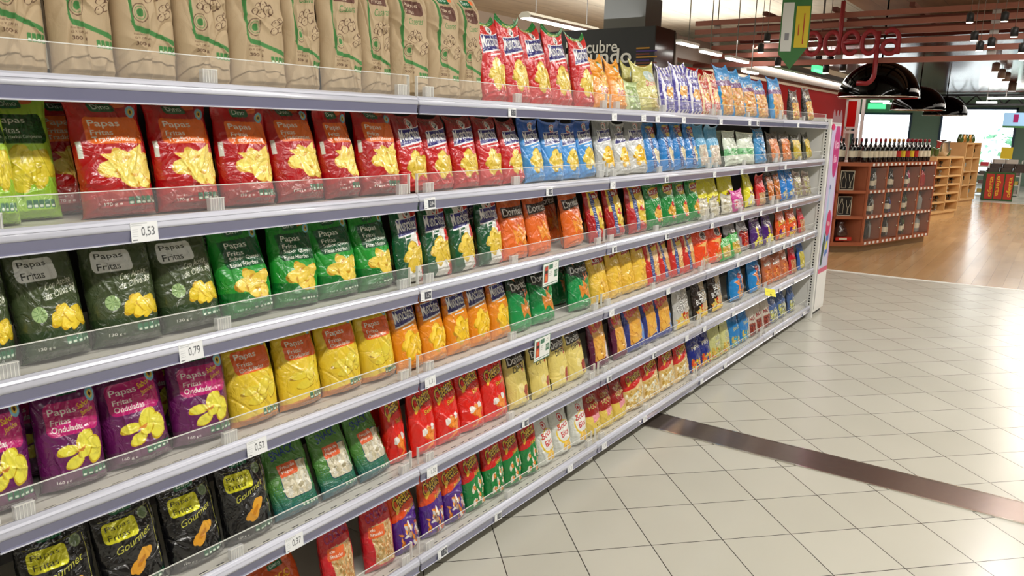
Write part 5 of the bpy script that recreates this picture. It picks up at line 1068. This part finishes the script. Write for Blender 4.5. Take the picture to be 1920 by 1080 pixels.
# pine racks
def rack(pa, pb, h, ncol, nrow, label, seed):
    Ln, az = local(pa, pb); e = empty('pine_rack', tuple(pa), az); tag(e, label, 'shelving'); mx = Matrix.Translation(Vector(pa)) @ Matrix.Rotation(az, 4, 'Z')
    MB().box(0, Ln, .03, .4, 0, .14, 'pine').build('plinth', e); MB().box(-.02, Ln+.02, 0, .42, .14, .18, 'pine').build('bottom_board', e); MB().box(-.02, Ln+.02, 0, .42, h-.04, h, 'pine').build('top_board', e)
    MB().box(0, Ln, .40, .42, .18, h-.04, 'pinedk').build('back_board', e)
    for c in range(ncol+1): MB().box(c*Ln/ncol-.02, c*Ln/ncol+.02, 0, .4, .18, h-.04, 'pine').build('divider', e)
    for r_ in range(1, nrow): z = .18+(h-.22)*r_/nrow; MB().box(0, Ln, 0, .4, z-.014, z+.014, 'pine').build('shelf_board', e)
    rg = random.Random(seed)
    for c in range(ncol):
        for r_ in range(nrow):
            z = .18+(h-.22)*r_/nrow+.015
            for q in range(3):
                if rg.random() < .25: continue
                s_ = (h-.22)/nrow*.6; kd = ('glassc' if r_ % 2 == 0 else 'glassd')
                key = ('gob', round(s_, 3), kd)
                if key not in BT: BT[key] = MB().lathe([(.03, 0), (.03, .006), (.006, .012), (.006, s_*.45), (.034, s_*.62), (.03, s_)], kd, n=10, caps=False).mesh('wine_glass')
                o = bpy.data.objects.new('wine_glass', BT[key]); COL.objects.link(o); o.location = mx @ Vector(((c+.2+.3*q)*Ln/ncol, .12, z))
                tag(o, '%s glass in the %s column, %s shelf from the bottom of the %s' % ('clear' if kd == 'glassc' else 'dark', 'left' if c == 0 else 'right', ordn[r_].replace('leftmost', 'first'), 'nearer pine rack' if seed == 1 else 'farther pine rack'), 'glass', 'glasses in the pine rack %d column %s shelf %s' % (seed, 'left' if c == 0 else 'right', ordn[r_]))
    return mx, Ln
ma, la_ = rack(at(1742, 416, 2, 0), at(1791, 408, 2, 0), 1.25, 2, 6, 'pine wood rack with two columns of six compartments behind the drinks cabinet', 1)
mb, lb2 = rack(at(1797, 388, 2, 0), at(1824, 384, 2, 0), 1.50, 2, 4, 'second farther pine wood rack with two columns of compartments', 2)
for q, (s_, h_) in enumerate(((.06, .18), (.05, .16), (.13, .32), (.05, .15))):
    o = MB().lathe([(s_*.6, 0), (s_, h_*.3), (s_*.9, h_*.8), (s_*1.1, h_)], 'steeledge' if q == 2 else 'glassg', n=14).build('ice_bucket' if q == 2 else 'jar')
    o.location = ma @ Vector((.15+la_*.22*q, .2, 1.25)); tag(o, ['small jar at the left end on top of the nearer pine rack', 'small jar beside the shiny bucket on the nearer pine rack', 'shiny steel ice bucket on top of the nearer pine rack', 'small jar at the right end on top of the nearer pine rack'][q], 'bucket' if q == 2 else 'jar')
for q in range(5):
    o = MB().lathe([(.06, 0), (.075, .05), (.05, .16), (.03, .2)], 'capg' if q % 2 else 'glassg', n=12).build('jar'); o.location = mb @ Vector((.12+lb2*.2*q, .2, 1.50)); tag(o, 'small golden jar in the row on top of the farther pine rack', 'jar', 'jars on the farther pine rack')
# offer crate display
oa, ob = at(1841, 375, 2, 0), at(1897, 378, 2, 0); Lo, ao = local(oa, ob)
cr = empty('offer_crate', tuple(oa), ao); tag(cr, 'green framed crate with three red boards reading oferta in yellow', 'display'); hz = .74
MB().box(0, Lo, 0, .7, 0, hz, 'oferg').build('crate', cr)
for q in range(3):
    a = Art(2.6, 40, (190, 50, 34)); 
    a.text('oferta', .84 if q != 1 else .16, .22 if q != 1 else 2.4, 2.1, .52, (240, 196, 50), R(90) if q != 1 else R(-90))
    o = bpy.data.objects.new('board', card_mesh('board', a, Lo*.27, hz*.88, 40, .01)); COL.objects.link(o); o.parent = cr; o.location = (Lo*(.18+q*.32), -.002, hz*.06)
pk = mat('black_film_pack', (62, 52, 50), .15, coat=1, bump=(20, .6)); wk = mat('pale_film_pack', (190, 184, 176), .15, coat=1, bump=(20, .6))
mo = Matrix.Translation(Vector(oa)) @ Matrix.Rotation(ao, 4, 'Z')
n = 0
for lay in range(3):
    for q in range(3-lay//2):
        o = MB().box(-.14, .14, -.2, .2, 0, .11, wk if lay == 2 else pk, c=.03).build('wrapped_pack'); o.location = mo @ Vector((.17+q*.29+.05*lay, .3, hz+lay*.112)); o.rotation_euler = (0, 0, ao)
        tag(o, '%s wrapped pack on the offer crate, %s layer, %s' % ('pale' if lay == 2 else 'dark', ['bottom', 'middle', 'top'][lay], ['left', 'middle', 'right'][q]), 'package', 'wrapped packs on the offer crate')
ys = empty('price_board', tuple(at(1886, 298, 0, oa[0]+.2))); tag(ys, 'yellow price board standing above the offer crate', 'sign')
MB().box(-.01, .01, -.13, .13, 0, .30, 'labely').box(-.005, .005, -.01, .01, -.18, 0, 'wire').build('board', ys)
# blurred goods shelves behind the pine racks
gd = [mat('goods_%d' % i, c_, .6) for i, c_ in enumerate([(170, 160, 150), (120, 100, 96), (196, 60, 70), (206, 180, 90), (90, 84, 80)])]
ga = at(1832, 360, 2, 0); gb_ = (ga[0]+.15, ga[1]-1.1)
sh = empty('goods_rack', (24.3, .15, 0)); tag(sh, 'low grey shelf of packaged goods behind the offer crate', 'shelving')
for lv in range(4): MB().box(-.2, .25, -.9, .9, .25*lv+.05, .25*lv+.078, 'shelf').build('shelf_board', sh)
for y in (-.92, .9): MB().box(-.2, .25, y, y+.02, 0, 1.0, 'shelf').build('side_panel', sh)
for lv in range(4):
    for q in range(7):
        o = MB().box(-.1, .1, -.10, .10, 0, .10+.03*(q % 3), gd[(lv*3+q) % 5], c=.015).build('package'); o.location = (24.25, .15-.78+q*.26, .25*lv+.079); tag(o, 'small package on the low grey goods shelf, %s level' % ['bottom', 'second', 'third', 'top'][lv], 'package', 'packages on level %s of the goods shelf' % ['bottom', 'second', 'third', 'top'][lv])
# screen and produce on the right
sc_ = at(1906, 236, 0, 20); tv = empty('screen', tuple(sc_)); tag(tv, 'light blue hanging screen board with green lower edge at the right edge', 'sign')
MB().box(-.02, .02, -.75, .28, .0, .30, mat('blue_board', (150, 196, 236), .3, emit=(150, 196, 236), es=.5)).box(-.025, .025, -.75, .28, -.05, .0, 'green').build('board', tv); MB().box(-.026, -.02, -.02, .08, .08, .26, mat('magenta_print', (170, 30, 110), .4)).build('print', tv); MB().box(-.005, .005, -.2, -.19, .3, 2.93-sc_[2], 'wire').build('cord', tv)
pr = empty('produce_stand', (23.5, -1.5, 0)); tag(pr, 'dark produce stand with green vegetables at the right edge', 'display')
MB().box(-.4, .4, -.9, .45, .45, .85, 'dark').box(-.35, .35, -.85, .4, 0, .45, 'wallc').build('body', pr)
for q in range(8):
    o = MB().lathe([(.02, 0), (.05, .06), (.05, .2), (.02, .28)], mat('leaf_green', (90, 150, 60), .5), n=10).build('leek'); o.location = (23.12, -2.2+.13*q, .92); o.rotation_euler = (0, R(82), 0); tag(o, 'green vegetable on the dark produce stand', 'vegetable', 'vegetables on the produce stand')
bpy.context.view_layer.update()
